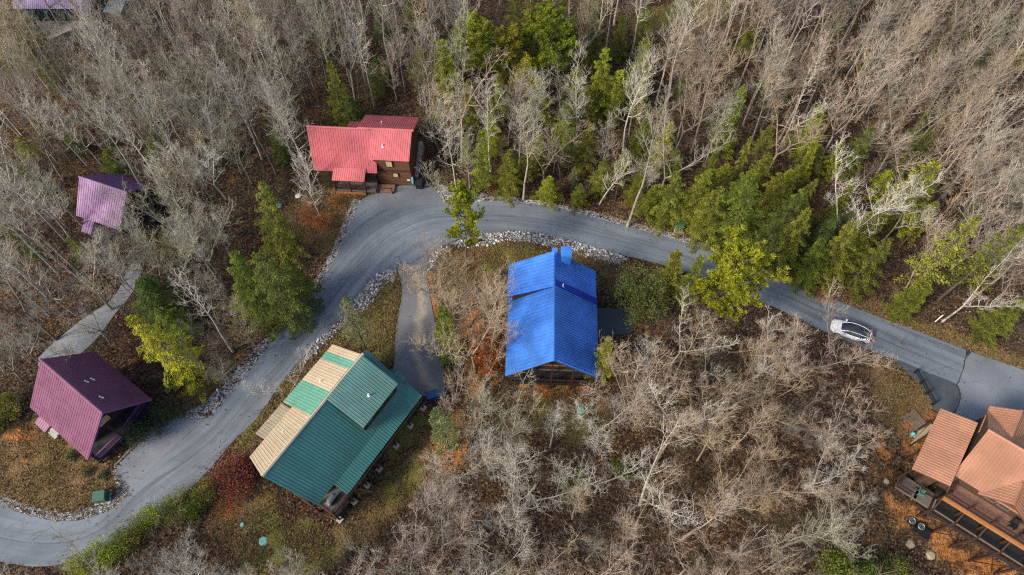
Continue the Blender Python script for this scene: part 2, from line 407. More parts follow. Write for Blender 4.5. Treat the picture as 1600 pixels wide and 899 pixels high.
def sheet(name, poly, lift, mat, cell=1.2, lane=False, skirt=.18, kind='structure'):
    """paved sheet: polygon cut into cells, draped on the terrain, with a turned-down edge"""
    bm = bmesh.new(); vs_ = [bm.verts.new((x, y, 0)) for x, y in poly]; f = bm.faces.new(vs_)
    bmesh.ops.triangulate(bm, faces=[f])
    P = np.array(poly); lo, hi = P.min(0), P.max(0)
    for ax in (0, 1):
        k = math.floor(lo[ax] / cell) * cell
        while k < hi[ax]:
            co = [0, 0, 0]; co[ax] = k; no = [0, 0, 0]; no[ax] = 1
            bmesh.ops.bisect_plane(bm, geom=bm.verts[:] + bm.edges[:] + bm.faces[:], plane_co=co, plane_no=no, dist=1e-4); k += cell
    bmesh.ops.recalc_face_normals(bm, faces=bm.faces)
    if sum(f.normal.z for f in bm.faces) < 0: bmesh.ops.reverse_faces(bm, faces=bm.faces)
    X = np.array([v.co.x for v in bm.verts]); Y = np.array([v.co.y for v in bm.verts]); Z = hgt(X, Y) + lift
    for v, z in zip(bm.verts, Z): v.co.z = z
    if skirt:
        be = [e for e in bm.edges if len(e.link_faces) == 1]
        g = bmesh.ops.extrude_edge_only(bm, edges=be)['geom']
        for v in g:
            if isinstance(v, bmesh.types.BMVert): v.co.z -= skirt
    me = bpy.data.meshes.new(name); bm.to_mesh(me); bm.free()
    if lane:
        co = np.empty(len(me.vertices) * 3, np.float32); me.vertices.foreach_get('co', co); co = co.reshape(-1, 3)
        s_, d_ = lane_coords(co[:, 0], co[:, 1], None if lane is True else lane); a = me.attributes.new('lane', 'FLOAT_VECTOR', 'POINT')
        a.data.foreach_set('vector', np.stack([s_, d_, s_ * 0], 1).astype(np.float32).ravel())
    o = link_mesh(name, me, mat); return meta(o, kind=kind)

PAVED = [ROAD, DRIVE, GDRIVE, BPAD, DPATCH]
sheet('road', ROAD, .03, 'road', 1.2, True)
sheet('driveway', DRIVE, .045, 'drive', .8, W(catmull([(640, 405), (655, 440), (660, 480), (652, 530), (655, 570), (672, 600), (684, 630)], 5)))
sheet('gravel_path', GDRIVE, .03, 'gravel_drive')
sheet('parking_pad', BPAD, .03, 'wet_pad')
sheet('parking_apron', RAVE, .040, 'pad', skirt=0)
sheet('asphalt_apron', DPATCH, .050, 'wet_pad')
sheet('parking_bay', W([(186, 732), (219, 697), (260, 663), (283, 656), (317, 657), (270, 700), (205, 762), (196, 750)]), .040, 'pad', skirt=0)
NEWROAD = W([(1515, 551), (1600, 580), (1718, 620), (1716, 764), (1580, 711), (1503, 658), (1497, 638), (1502, 616), (1496, 603)])
sheet('asphalt_patch', NEWROAD, .040, 'pad', skirt=0)
def tar_strip(pix, wd):
    pts = W(catmull(pix, 5)); b = MB(); L = []; Rr = []
    rnd = random.Random(len(pix) * 7)
    for i, p in enumerate(pts):
        a, c = np.array(pts[max(i - 1, 0)]), np.array(pts[min(i + 1, len(pts) - 1)]); d = (c - a) / (np.hypot(*(c - a)) + 1e-6)
        n = np.array((-d[1], d[0])) * wd * rnd.uniform(.5, 1.3); q = np.array(p) + np.array((rnd.uniform(-.05, .05), rnd.uniform(-.05, .05)))
        L.append(q + n); Rr.append(q - n)
    for i in range(len(L) - 1):
        P4 = [Rr[i], Rr[i + 1], L[i + 1], L[i]]
        b.quad(*[(x, y, H(x, y) + .062) for x, y in P4])
    return meta(b.build('tar_seam', 'tar'), kind='structure')
tar_strip([(1512, 549), (1507, 565), (1502, 585), (1494, 603)], .06)
tar_strip([(1494, 603), (1500, 616), (1496, 636), (1490, 650)], .05)
tar_strip([(1508, 544), (1513, 549), (1511, 556)], .22)
tar_strip([(623, 421), (640, 426), (655, 424), (667, 423)], .05)

# ------------------------------------------------------------------ ground
LAWN = {  # surface zones: dry grass, green grass, clay
    0: [[(-80, 690), (70, 655), (150, 720), (182, 735), (200, 780), (160, 806), (90, 818), (0, 790), (-80, 770)],
        [(1300, 452), (1420, 490), (1520, 530), (1620, 565), (1700, 590), (1690, 625), (1600, 590), (1500, 555), (1350, 495), (1290, 470)],
        [(380, 690), (440, 600), (500, 535), (520, 560), (440, 640), (400, 700), (330, 790), (300, 770)],
        [(540, 500), (620, 425), (630, 460), (622, 510), (618, 600), (560, 560)],
        [(340, 770), (440, 790), (520, 820), (640, 700), (690, 640), (730, 660), (680, 760), (560, 850), (430, 900), (330, 860)],
        [(770, 370), (870, 385), (985, 410), (960, 470), (930, 430), (800, 420), (770, 440), (690, 470), (680, 410)],
        [(1360, 570), (1400, 570), (1450, 610), (1470, 650), (1420, 690), (1370, 650)],
        [(300, 590), (380, 560), (350, 600), (290, 650), (270, 650)],
        [(480, 290), (560, 300), (545, 345), (520, 400), (470, 380), (440, 330)],
        [(930, 330), (1060, 360), (1150, 395), (1140, 405), (1000, 362)],
        [(820, 600), (940, 600), (950, 680), (830, 660)]],
    1: [[(780, 378), (860, 388), (850, 420), (790, 418), (770, 440), (750, 410)], [(545, 500), (600, 440), (622, 435), (618, 540), (610, 590), (560, 555)],
        [(380, 840), (470, 830), (540, 870), (470, 910), (380, 900)], [(825, 610), (860, 625), (935, 640), (960, 690), (880, 690), (830, 650)],
        [(985, 20), (1040, 8), (1130, -10), (1150, 20), (1090, 40), (1030, 48), (1000, 60)], [(420, 600), (480, 550), (440, 620), (390, 690), (370, 690)], [(590, 760), (660, 700), (670, 760), (600, 800)], [(430, 800), (520, 830), (480, 860), (400, 850), (390, 810)], [(600, 690), (650, 640), (680, 660), (620, 730)], [(500, 545), (530, 520), (540, 540), (505, 560)]],
    2: [[(815, 598), (935, 600), (930, 626), (820, 622)], [(662, 425), (676, 430), (690, 500), (700, 580), (690, 600), (676, 520)],
        [(1375, 680), (1400, 740), (1420, 800), (1600, 899), (1700, 940), (1660, 960), (1500, 899), (1400, 815), (1380, 760)],
        [(1420, 650), (1470, 640), (1460, 700), (1410, 700)],
        [(520, 290), (600, 296), (590, 306), (540, 312)], [(660, 700), (720, 700), (720, 730), (660, 730)], [(600, 640), (650, 620), (560, 740), (545, 735)],
        [(1240, 440), (1310, 462), (1300, 475), (1240, 452)], [(-80, 665), (40, 672), (50, 690), (-80, 690)], [(725, 470), (765, 500), (775, 600), (740, 620), (715, 560)]]}
LAWN = {k: [W(catmull(q, 3, True)) for q in v] for k, v in LAWN.items()}
rng = np.random.default_rng(5)
def axis(lo, hi, step, ext):
    a = list(np.arange(lo, hi + .01, step)); n = [lo - e for e in reversed(ext)]; p = [hi + e for e in ext]
    return np.array(n + a + p)
gx = axis(-96, 96, .7, (4, 10, 20, 45, 90, 180, 350, 700)); gy = axis(2, 128, .7, (4, 10, 20, 45, 90, 180, 350, 700))
GX, GY = np.meshgrid(gx, gy); fx, fy = GX.ravel(), GY.ravel()
pav = np.full(fx.shape, -1e9)
near = (np.abs(fx) < 110) & (fy > -20) & (fy < 110)
for p in PAVED: pav[near] = np.maximum(pav[near], sdist(fx[near], fy[near], p))
gz = hgt(fx, fy)
lump = (.16 * np.sin(.9 * fx + 1.1) * np.sin(.8 * fy + .4) + .11 * np.sin(1.9 * fx + .7 * fy) + .08 * np.sin(2.7 * fy - 1.3 * fx + 2)) * sstep((-pav - .4) / 4) * (near | True)
gz = gz + lump - .14 * sstep((pav + .05) / .5)
def ground_z(x, y): return H(x, y)
nx, ny = len(gx), len(gy)
idx = np.arange(nx * ny).reshape(ny, nx)
Fq = np.stack([idx[:-1, :-1].ravel(), idx[:-1, 1:].ravel(), idx[1:, 1:].ravel(), idx[1:, :-1].ravel()], 1)
gme = fast_mesh('ground', np.stack([fx, fy, gz], 1), Fq)
zc = np.zeros((len(fx), 4), np.float32); zc[:, 3] = 1
for k, polys in LAWN.items():
    for p in polys:
        wv = sstep((sdist(fx[near], fy[near], p) + 1.6) / 3.6); zc[near, k] = np.maximum(zc[near, k], wv)
ca = gme.color_attributes.new('zone', 'FLOAT_COLOR', 'POINT'); ca.data.foreach_set('color', zc.ravel())
gme.polygons.foreach_set('use_smooth', [True] * len(gme.polygons))
meta(link_mesh('ground', gme, 'ground'), kind='structure')
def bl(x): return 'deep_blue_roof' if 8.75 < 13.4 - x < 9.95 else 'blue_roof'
# ------------------------------------------------------------------ cabin helpers (all in the cabin's own axes: x along its ridge)
def vec(p): return np.array(p, float)
def roof_sheets(parent, A, B, C, D, mat, wd=.92, pitch=.31, rib=.036):
    if callable(mat) or 'blue' in mat: pitch, rib = (.36, .11) if callable(mat) is False or mat is bl else (pitch, rib)
    """metal sheets on the plane A,B (eave) C,D (ridge; C over B); mat is a name or f(metres along AB)->name"""
    A, B, C, D = map(vec, (A, B, C, D)); L = np.linalg.norm(B - A); n = max(1, round(L / wd))
    N = np.cross(B - A, D - A); N /= np.linalg.norm(N)
    if N[2] < 0: N = -N
    for k in range(n):
        t0, t1 = k / n + .0003, (k + 1) / n - .0003; prof = []
        m = max(1, round(L / n / pitch)); step = (t1 - t0) / m; e = .045 / L; f = .02 / L
        for q in range(m):
            c = t0 + (q + .5) * step
            prof += [(t0 + q * step, 0), (c - e, 0), (c - f, rib), (c + f, rib), (c + e, 0)]
        prof.append((t1, 0)); b = MB()
        for t, h in prof:
            b.v.append(tuple(A + (B - A) * t + N * (h + .02))); b.v.append(tuple(D + (C - D) * t + N * (h + .02)))
        for q in range(len(prof) - 1): b.f.append((2 * q, 2 * q + 2, 2 * q + 3, 2 * q + 1))
        mm = mat((t0 + t1) / 2 * L) if callable(mat) else mat
        b.build('roof_sheet', mm, parent)
def roof_slab(b, A, B, C, D, th=.16):
    A, B, C, D = map(vec, (A, B, C, D)); N = np.cross(B - A, D - A); N /= np.linalg.norm(N)
    if N[2] < 0: N = -N; A, B, C, D = B, A, D, C
    b.hexa([p - N * th for p in (A, B, C, D)], [A, B, C, D])
def roof(parent, name, planes, trim, cap=None, capmat=None):
    """planes: (A,B,C,D,mat); one slab part with its sheets as sub-parts, ridge caps as sub-part"""
    b = MB()
    for p in planes: roof_slab(b, *p[:4])
    r = b.build(name, trim, parent)
    for p in planes: roof_sheets(r, *p)
    for a, c in (cap or []):
        q = MB(); a, c = vec(a), vec(c); d = (c - a) / np.linalg.norm(c - a); s = np.array((-d[1], d[0], 0)) * .17; u = np.array((0, 0, .075)); dn = np.array((0, 0, -.06))
        q.hexa([a - s + dn, a + s + dn, c + s + dn, c - s + dn], [a - s * .25 + u, a + s * .25 + u, c + s * .25 + u, c - s * .25 + u]); q.build('ridge_cap', capmat or planes[0][4], r)
    return r
def log_wall(parent, a, b, outline, mat, th=.16, course=.25):
    """log courses filling the outline (metres along a->b, height)"""
    a, b = vec((*a, 0)), vec((*b, 0)); d = (b - a) / np.linalg.norm(b - a); n = np.array((d[1], -d[0], 0)); m = MB()
    z0 = min(p[1] for p in outline); z1 = max(p[1] for p in outline)
    def span(z):
        xs = []
        for i in range(len(outline)):
            p, q = outline[i], outline[(i + 1) % len(outline)]
            if (p[1] - z) * (q[1] - z) <= 0 and p[1] != q[1]: xs.append(p[0] + (z - p[1]) / (q[1] - p[1]) * (q[0] - p[0]))
        return (min(xs), max(xs)) if len(xs) > 1 else None
    k = 0; z = z0
    while z < z1 - .05:
        t = min(z + course, z1); sp = span((z + t) / 2)
        if sp and sp[1] - sp[0] > .1:
            p0, p1 = a + d * sp[0], a + d * sp[1]; e = np.array((0, 0, 1.))
            o = th / 2 + (.012 if k % 2 else 0); g = .03
            pr = [(-th / 2, z), (o - .03, z + .0), (o, z + g), (o, t - g), (o - .03, t - .004), (-th / 2, t - .004)]
            m.hexa([p0 + n * q + e * zz for q, zz in pr], [p1 + n * q + e * zz for q, zz in pr])
        z = t; k += 1
    return m.build('wall', mat, parent)
def body(parent, x0, x1, y0, y1, zb, ze, mat, zr=None, yr=None):
    """four log walls, gable ends at x0 and x1 when zr is given"""
    w_, l_ = y1 - y0, x1 - x0; yr = (y0 + y1) / 2 if yr is None else yr
    g = [(0, zb), (w_, zb), (w_, ze)] + ([(yr - y0, zr)] if zr else []) + [(0, ze)]
    gm = [(w_ - p[0], p[1]) for p in g][::-1]
    log_wall(parent, (x0, y1), (x0, y0), gm, mat); log_wall(parent, (x1, y0), (x1, y1), g, mat)
    r = [(0, zb), (l_, zb), (l_, ze), (0, ze)]
    log_wall(parent, (x0, y0), (x1, y0), r, mat); log_wall(parent, (x1, y1), (x0, y1), r, mat)
    b = MB(); b.box(x0 + .1, x1 - .1, y0 + .1, y1 - .1, zb, ze - .1)
    b.build('floor_mass', mat, parent)
def window(parent, c, d, wd, ht, blind='glass', frame='log_dark'):
    """window centred at c on a wall running along d (outward = right of d)"""
    c = vec(c); d = vec((*d, 0)); d /= np.linalg.norm(d); n = np.array((d[1], -d[0], 0)); e = np.array((0, 0, 1.))
    f = MB(); q = .07
    def brick(b, u0, u1, z0, z1, o0, o1):
        pts = lambda o: [c + d * u0 + e * z0 + n * o, c + d * u1 + e * z0 + n * o, c + d * u1 + e * z1 + n * o, c + d * u0 + e * z1 + n * o]
        b.hexa(pts(o0), pts(o1))
    for u0, u1, z0, z1 in ((-wd / 2, wd / 2, -ht / 2, -ht / 2 + q), (-wd / 2, wd / 2, ht / 2 - q, ht / 2), (-wd / 2, -wd / 2 + q, -ht / 2 + q, ht / 2 - q), (wd / 2 - q, wd / 2, -ht / 2 + q, ht / 2 - q)):
        brick(f, u0, u1, z0, z1, .0, .15)
    fo = f.build('window', frame, parent); p = MB(); brick(p, -wd / 2 + q, wd / 2 - q, -ht / 2 + q, ht / 2 - q, .02, .11); p.build('pane', blind, fo)
def boards(parent, x0, x1, y0, y1, z, mat, along='x', name='deck_boards', w_=.145):
    b = MB(); t = y0 if along == 'x' else x0; e = y1 if along == 'x' else x1
    while t < e - .02:
        u = min(t + w_ - .012, e)
        if along == 'x': b.box(x0, x1, t, u, z - .05, z)
        else: b.box(t, u, y0, y1, z - .05, z)
        t += w_
    o = b.build(name, mat, parent); o['kind'] = 'stuff'
    j = MB()
    j.box(x0, x1, y0, y0 + .09, z - .32, z - .055); j.box(x0, x1, y1 - .09, y1, z - .32, z - .055)
    j.box(x0, x0 + .09, y0 + .095, y1 - .095, z - .32, z - .055); j.box(x1 - .09, x1, y0 + .095, y1 - .095, z - .32, z - .055)
    j.build('deck_frame', mat, parent); return o
def railing(parent, pts, z, mat='rail', h=1., gap=.16, capmat=None):
    b = MB()
    for (ax, ay), (bx, by) in zip(pts[:-1], pts[1:]):
        L = math.hypot(bx - ax, by - ay)
        b.bar((ax, ay, z + .1), (bx, by, z + .1), .06, .08); b.bar((ax, ay, z + h - .06), (bx, by, z + h - .06), .06, .08)
        for k in range(1, int(L / gap)):
            t = k * gap / L; x, y = ax + (bx - ax) * t, ay + (by - ay) * t
            b.box(x - .02, x + .02, y - .02, y + .02, z + .141, z + h - .101)
    o = b.build('balusters', mat, parent); o['kind'] = 'stuff'
    for (ax, ay), (bx, by) in zip(pts[:-1], pts[1:]):
        c = MB(); c.bar((ax, ay, z + h + .005), (bx, by, z + h + .005), .14, .045); c.build('handrail', capmat or mat, parent)
def post(parent, x, y, z0, z1, w_=.15, mat='rail', name='post'):
    b = MB(); b.box(x - w_ / 2, x + w_ / 2, y - w_ / 2, y + w_ / 2, z0, z1); return b.build(name, mat, parent)
def pipe(parent, x, y, z, h=.45, r=.06, mat='white'):
    b = MB(); b.disc((x, y), r, z - .2, z + h, 10); b.disc((x, y), r * 2.6, z - .12, z + .06, 10, r * 1.3); b.build('vent_pipe', mat, parent)
def gnd(o, yaw, x, y):
    c, s = math.cos(R(yaw)), math.sin(R(yaw)); return H(o[0] + x * c - y * s, o[1] + x * s + y * c)

# ------------------------------------------------------------------ blue cabin
O, Y = (4.31, 29.71), 88.03
t = empty('blue_cabin', (*O, 0), R(Y), 'log cabin with a bright blue ribbed metal roof inside the road bend', 'cabin', None)
roof(t, 'roof', [((13.4, -5.0, 4.5), (-.2, -5.03, 4.5), (0, 0, 8.5), (13.4, 0, 8.5), bl),
                 ((-.25, 5.03, 4.5), (9.6, 5.05, 4.5), (9.6, 0, 8.5), (0, 0, 8.5), 'blue_roof')], 'log_dark', [((-.05, 0, 8.53), (13.45, 0, 8.53))], 'blue_roof')
roof(t, 'dormer_roof', [((8.75, 5.15, 6.0), (13.0, 5.15, 6.0), (13.35, .05, 8.62), (8.75, .05, 8.62), 'blue_roof')], 'deep_blue_roof')
body(t, 2.2, 12.7, -4.35, 4.35, -3.2, 4.75, 'log_grey', 8.1, 0)
log_wall(t, (8.95, 4.6), (8.95, 1.2), [(0, 4.6), (0, 5.8), (3.3, 7.7), (3.3, 7.2)], 'log_dark')
ch = MB(); ch.box(12.35, 13.55, -1.85, -.75, 0.2, 9.1); chm = ch.build('chimney', 'blue_roof', t)
cp = MB(); cp.box(12.28, 13.62, -1.92, -.68, 9.1, 9.2); cp.build('chimney_cap', 'blue_roof', chm)
c2 = MB(); c2.box(13.05, 13.55, -.3, .3, 8.0, 9.0); c2.build('ridge_vent', 'blue_roof', t)
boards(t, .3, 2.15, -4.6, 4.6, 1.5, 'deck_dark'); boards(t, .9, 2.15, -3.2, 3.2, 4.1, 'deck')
railing(t, [(.35, 4.55), (.35, -4.55)], 1.5); railing(t, [(.95, 3.2), (.95, -3.2)], 4.1, capmat='orange_wood')
for yy in (-4.5, -2.3, 0, 2.3, 4.5): post(t, .42, yy, gnd(O, Y, .4, yy) - .4, 4.6 if abs(yy) > 3 else 6.4, .2)
window(t, (2.1, 1.5, 3.0), (0, -1), 1.4, 1.5); window(t, (2.1, -1.5, 3.0), (0, -1), 1.4, 1.5); window(t, (2.1, 0, 5.6), (0, -1), 1.8, 1.3)
pipe(t, 9.3, -1.0, 7.75, .5, .06)

# ------------------------------------------------------------------ green and cream cabin
O, Y = (-23.46, 17.67), 56.9
t = empty('green_cabin', (*O, 0), R(Y), 'long cabin with green and cream ribbed metal roofs beside the road', 'cabin')
def crm(x): return 'mint_roof' if x < 2.6 or 5.5 < x < 7.25 else 'cream_roof'
roof(t, 'roof', [((15.6, -4.6, 4.55), (1.0, -4.6, 4.55), (0, 0, 9.0), (15.6, 0, 9.0), 'green_roof'),
                 ((.9, 4.3, 4.7), (14.8, 4.3, 4.7), (14.8, 0, 9.0), (0, 0, 9.0), 'cream_roof')], 'log_dark', [((0, 0, 9.06), (15.0, 0, 9.12))], 'cream_roof')
roof(t, 'dormer_roof', [((14.8, -4.35, 7.2), (9.15, -4.35, 7.2), (9.15, -.02, 9.14), (14.8, -.02, 9.14), 'sage_roof')], 'log_dark')
roof(t, 'shed_dormer_roof', [((7.0, 4.75, 6.15), (14.8, 4.75, 6.15), (14.8, .12, 9.13), (7.0, .12, 9.13), crm)], 'pale_wood')
roof(t, 'veranda_roof', [((16.0, -6.1, 3.75), (3.45, -6.1, 3.75), (3.45, -4.05, 4.8), (16.0, -4.05, 4.8), 'green_roof')], 'log_dark')
roof(t, 'porch_roof', [((3.1, 5.85, 4.0), (7.05, 5.85, 4.0), (7.05, 3.9, 4.62), (3.1, 3.9, 4.62), 'khaki_roof')], 'pale_wood')
roof(t, 'entry_roof', [((16.3, -3.9, 5.05), (14.9, -3.9, 5.05), (14.9, -2.9, 5.75), (16.3, -2.9, 5.75), 'green_roof'), ((14.9, -1.9, 5.05), (16.3, -1.9, 5.05), (16.3, -2.9, 5.75), (14.9, -2.9, 5.75), 'green_roof')], 'log_dark', [((14.9, -2.9, 5.78), (16.3, -2.9, 5.78))])
body(t, 2.3, 14.3, -3.75, 3.75, -2.6, 4.9, 'log_dark', 8.5, 0)
log_wall(t, (9.4, -3.9), (14.6, -3.9), [(0, 4.9), (5.2, 4.9), (5.2, 7.1), (0, 7.1)], 'log_dark'); log_wall(t, (9.4, -.4), (9.4, -3.9), [(0, 8.7), (3.5, 4.9), (3.5, 7.1), (0, 8.75)], 'log_dark')
log_wall(t, (14.5, 4.1), (7.3, 4.1), [(0, 4.4), (7.2, 4.4), (7.2, 6.3), (0, 6.3)], 'log_dark'); log_wall(t, (7.3, 4.1), (7.3, .6), [(0, 4.6), (3.5, 8.4), (3.5, 8.6), (0, 6.3)], 'orange_wood')
for xx in (10.3, 12.0, 13.7): window(t, (xx, -3.98, 6.1), (1, 0), 1.1, .9)
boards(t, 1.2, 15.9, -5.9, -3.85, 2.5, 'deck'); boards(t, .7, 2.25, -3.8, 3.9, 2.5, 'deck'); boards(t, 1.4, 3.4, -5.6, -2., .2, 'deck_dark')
railing(t, [(15.9, -5.85), (1.25, -5.85), (1.25, -3.9), (.75, -3.8), (.75, 3.9), (2.2, 3.9)], 2.5); railing(t, [(3.4, -5.6), (1.4, -5.6), (1.4, -2)], .2)
boards(t, 3.2, 7.0, 3.9, 5.5, 1.6, 'deck'); railing(t, [(7.0, 5.45), (3.2, 5.45), (3.2, 4.0)], 1.6)
for xx in (3.2, 7.0): post(t, xx, 5.4, -.5, 4.1)
for i, xx in enumerate((1.35, 3.6, 5.7, 7.8, 10.8, 13.4, 15.8)):
    gz_ = gnd(O, Y, xx, -5.8); post(t, xx, -5.8, gz_ - .2, 3.85 if xx > 3 else 3.6, .18)
    fb = MB(); fb.box(xx - .3, xx + .3, -6.15, -5.6, gz_ - .35, gz_ + .28); fb.build('footing', 'concrete', t)
for yy in (-3.6, 0, 3.8): post(t, .85, yy, gnd(O, Y, .8, yy) - .3, 4.9 + (3.8 - abs(yy)) * .85, .18)
pipe(t, 12.0, -2.9, 7.95, .35, .07); pipe(t, 10.5, 2.2, 7.85, .4, .06); pipe(t, 4.5, 2.3, 6.7, .3, .05)

# ------------------------------------------------------------------ plum cabin by the road (lower left)
O, Y = (-40.18, 23.87), 144.3
t = empty('plum_cabin', (*O, 0), R(Y), 'steep plum purple roofed cabin beside the wide parking bay and tan lawn', 'cabin')
roof(t, 'roof', [((.45, 4.35, 4.3), (10.1, 4.35, 4.3), (9.86, 0, 9.0), (0, 0, 9.0), 'purple_roof'),
                 ((9.9, -3.75, 4.3), (.3, -3.75, 4.3), (0, 0, 9.0), (9.86, 0, 9.0), 'purple_roof')], 'purple_paint', [((0, 0, 9.05), (9.9, 0, 9.05))])
body(t, 4.0, 9.4, -3.2, 3.8, -.6, 4.75, 'log_dark', 8.3, .1)
boards(t, 1.5, 3.95, -3.0, 4.3, 1.0, 'deck_dark', 'y')
railing(t, [(3.6, 4.2), (1.7, 4.2), (1.7, .9), (2.6, -2.9), (3.9, -2.9)], 1.0, 'purple_paint', capmat='violet_roof')
for xx, yy in ((1.75, 4.1), (1.75, .9), (2.6, -2.8)): post(t, xx, yy, -.4, 4.6, .18, 'log_dark')
window(t, (3.9, .9, 2.5), (0, -1), 1.5, 1.2, 'blind'); window(t, (3.9, -1.6, 2.3), (0, -1), 1.0, 1.8); window(t, (3.9, .2, 5.6), (0, -1), 1.6, 1.4)
roof(t, 'stoop_roof', [((7.7, 5.35, 2.6), (9.5, 5.35, 2.6), (9.5, 3.9, 3.1), (7.7, 3.9, 3.1), 'purple_roof')], 'purple_paint')
sb = MB()
for k in range(3): sb.box(8.0, 9.2, 4.4 + k * .35, 4.8 + k * .35 + .0, -.3, .62 - k * .2)
sb.build('steps', 'concrete', t)
for k, (xx, yy) in enumerate(((5.2, -1.6), (5.0, -1.1), (2.2, -.9))): pipe(t, xx, yy, 9 - abs(yy) * 1.25, .4, .07)
rw = MB(); rw.box(.3, .5, -1.6, 3.6, -.5, .15); rw.build('retaining_edge', 'log_grey', t)

# ------------------------------------------------------------------ violet cabin in the woods
O, Y = (-53.1, 54.99), -20.4
t = empty('violet_cabin', (*O, 0), R(Y), 'small violet roofed cabin half hidden among bare trees above the gravel drive', 'cabin')
roof(t, 'roof', [((0, -3.55, 3.5), (6.4, -3.55, 3.5), (6.95, 0, 7.0), (0, 0, 7.0), 'violet_roof'),
                 ((6.2, 3.8, 3.5), (.5, 3.8, 3.5), (0, 0, 7.0), (6.95, 0, 7.0), 'violet_roof')], 'purple_paint', [((-.05, 0, 7.05), (7.0, 0, 7.05))])
roof(t, 'porch_roof', [((1.2, -4.95, 2.5), (2.6, -4.95, 2.5), (2.45, -3.2, 3.3), (.95, -3.2, 3.3), 'violet_roof')], 'purple_paint')
body(t, .5, 5.4, -3.0, 3.2, -1.5, 3.9, 'log_dark', 6.6, .1)
window(t, (5.5, -1.2, 2.3), (0, 1), 1.2, 1.4, 'blind'); window(t, (5.5, .3, 4.7), (0, 1), 1.4, 1.2, 'blind')
boards(t, 5.45, 7.6, -3.2, 3.0, .9, 'deck_dark', 'y'); railing(t, [(5.5, -3.1), (7.5, -3.1), (7.5, 2.9), (5.5, 2.9)], .9)
for xx, yy in ((7.45, -3.0), (7.45, 2.8), (1.3, -4.7), (2.5, -4.7)): post(t, xx, yy, -1.6, 2.5 if yy < -4 else 3.6)
boards(t, .8, 3.4, -4.9, -3.05, .5, 'deck')

# ------------------------------------------------------------------ red cabin
O, Y = (-26.12, 62.47), -3.5
t = empty('red_cabin', (*O, 0), R(Y), 'brown log cabin with red ribbed metal roofs at the top of the road', 'cabin')
roof(t, 'roof', [((.5, -3.4, 3.25), (8.85, -3.4, 3.25), (8.6, 0, 7.8), (0, 0, 7.8), 'red_roof'),
                 ((8.6, 3.5, 3.3), (.4, 3.5, 3.3), (0, 0, 7.8), (8.6, 0, 7.8), 'red_roof')], 'log_dark', [((0, 0, 7.86), (7.9, 0, 7.86))])
roof(t, 'wing_roof', [((8.0, -2.9, 5.3), (13.2, -2.9, 5.3), (13.5, 0, 7.95), (8.4, 0, 7.95), 'red_roof'),
                      ((13.6, 4.6, 5.4), (6.35, 4.6, 5.4), (6.5, 0, 7.95), (13.7, 0, 7.95), 'red_roof')], 'steel', [((6.5, 0, 8.0), (13.7, 0, 8.0))], 'red_roof')
roof(t, 'porch_roof', [((3.0, -4.55, 2.8), (7.25, -4.55, 2.8), (7.4, -3.15, 3.75), (3.2, -3.15, 3.75), 'red_roof')], 'log_dark')
roof(t, 'rear_roof', [((5.8, 3.7, 5.0), (4.4, 3.7, 5.0), (4.5, 1.7, 6.1), (5.9, 1.7, 6.1), 'red_roof')], 'log_dark')
body(t, .9, 8.4, -2.9, 3.0, -.6, 3.6, 'log_dark', 7.3, 0)
body(t, 8.45, 13.0, -2.45, 4.1, -.6, 5.45, 'log', 7.5, 0)
fd = MB(); fd.hexa([(13.1, -1.3, -.5), (13.75, -1.3, -.5), (13.85, 4.1, -.5), (13.1, 4.1, -.5)], [(13.1, -1.3, .2), (13.3, -1.3, .2), (13.6, 4.1, 1.3), (13.1, 4.1, 1.3)]); fd.build('foundation', 'block', t)
window(t, (10.4, -2.53, 4.3), (1, 0), .95, 1.2, 'blind'); window(t, (10.95, -2.53, 2.1), (1, 0), .8, .9, 'blind')
sg = MB(); sg.box(12.35, 12.75, -2.58, -2.54, .95, 1.2); sg.build('number_plate', 'white', t)
tr = MB(); tr.box(8.7, 12.9, -2.6, -2.53, 2.75, 2.95); tr.build('band_board', 'log_dark', t)
boards(t, 2.9, 8.4, -4.4, -2.95, .75, 'deck'); railing(t, [(3.0, -3.0), (3.0, -4.35), (6.9, -4.35)], .75)
for xx in (3.05, 5.1, 7.1): post(t, xx, -4.35, -.5, 2.85)
sk = MB(); sk.box(3.0, 7.0, -4.55, -4.47, -.4, .42); sk.build('skirt_board', 'orange_wood', t)
boards(t, 6.9, 10.7, -4.1, -2.85, .35, 'deck_brown', 'y', 'walkway_boards', .3)
for xx in (7.0, 8.6, 10.5): post(t, xx, -4.15, -.4, 1.2, .1)
hr = MB(); hr.bar((6.95, -4.15, 1.2), (10.5, -4.15, 1.2), .08, .06); hr.build('handrail', 'rail', t)
pipe(t, 9.8, -1.6, 6.5, .4, .07); pipe(t, 9.2, 1.9, 6.85, .4, .07, 'white')

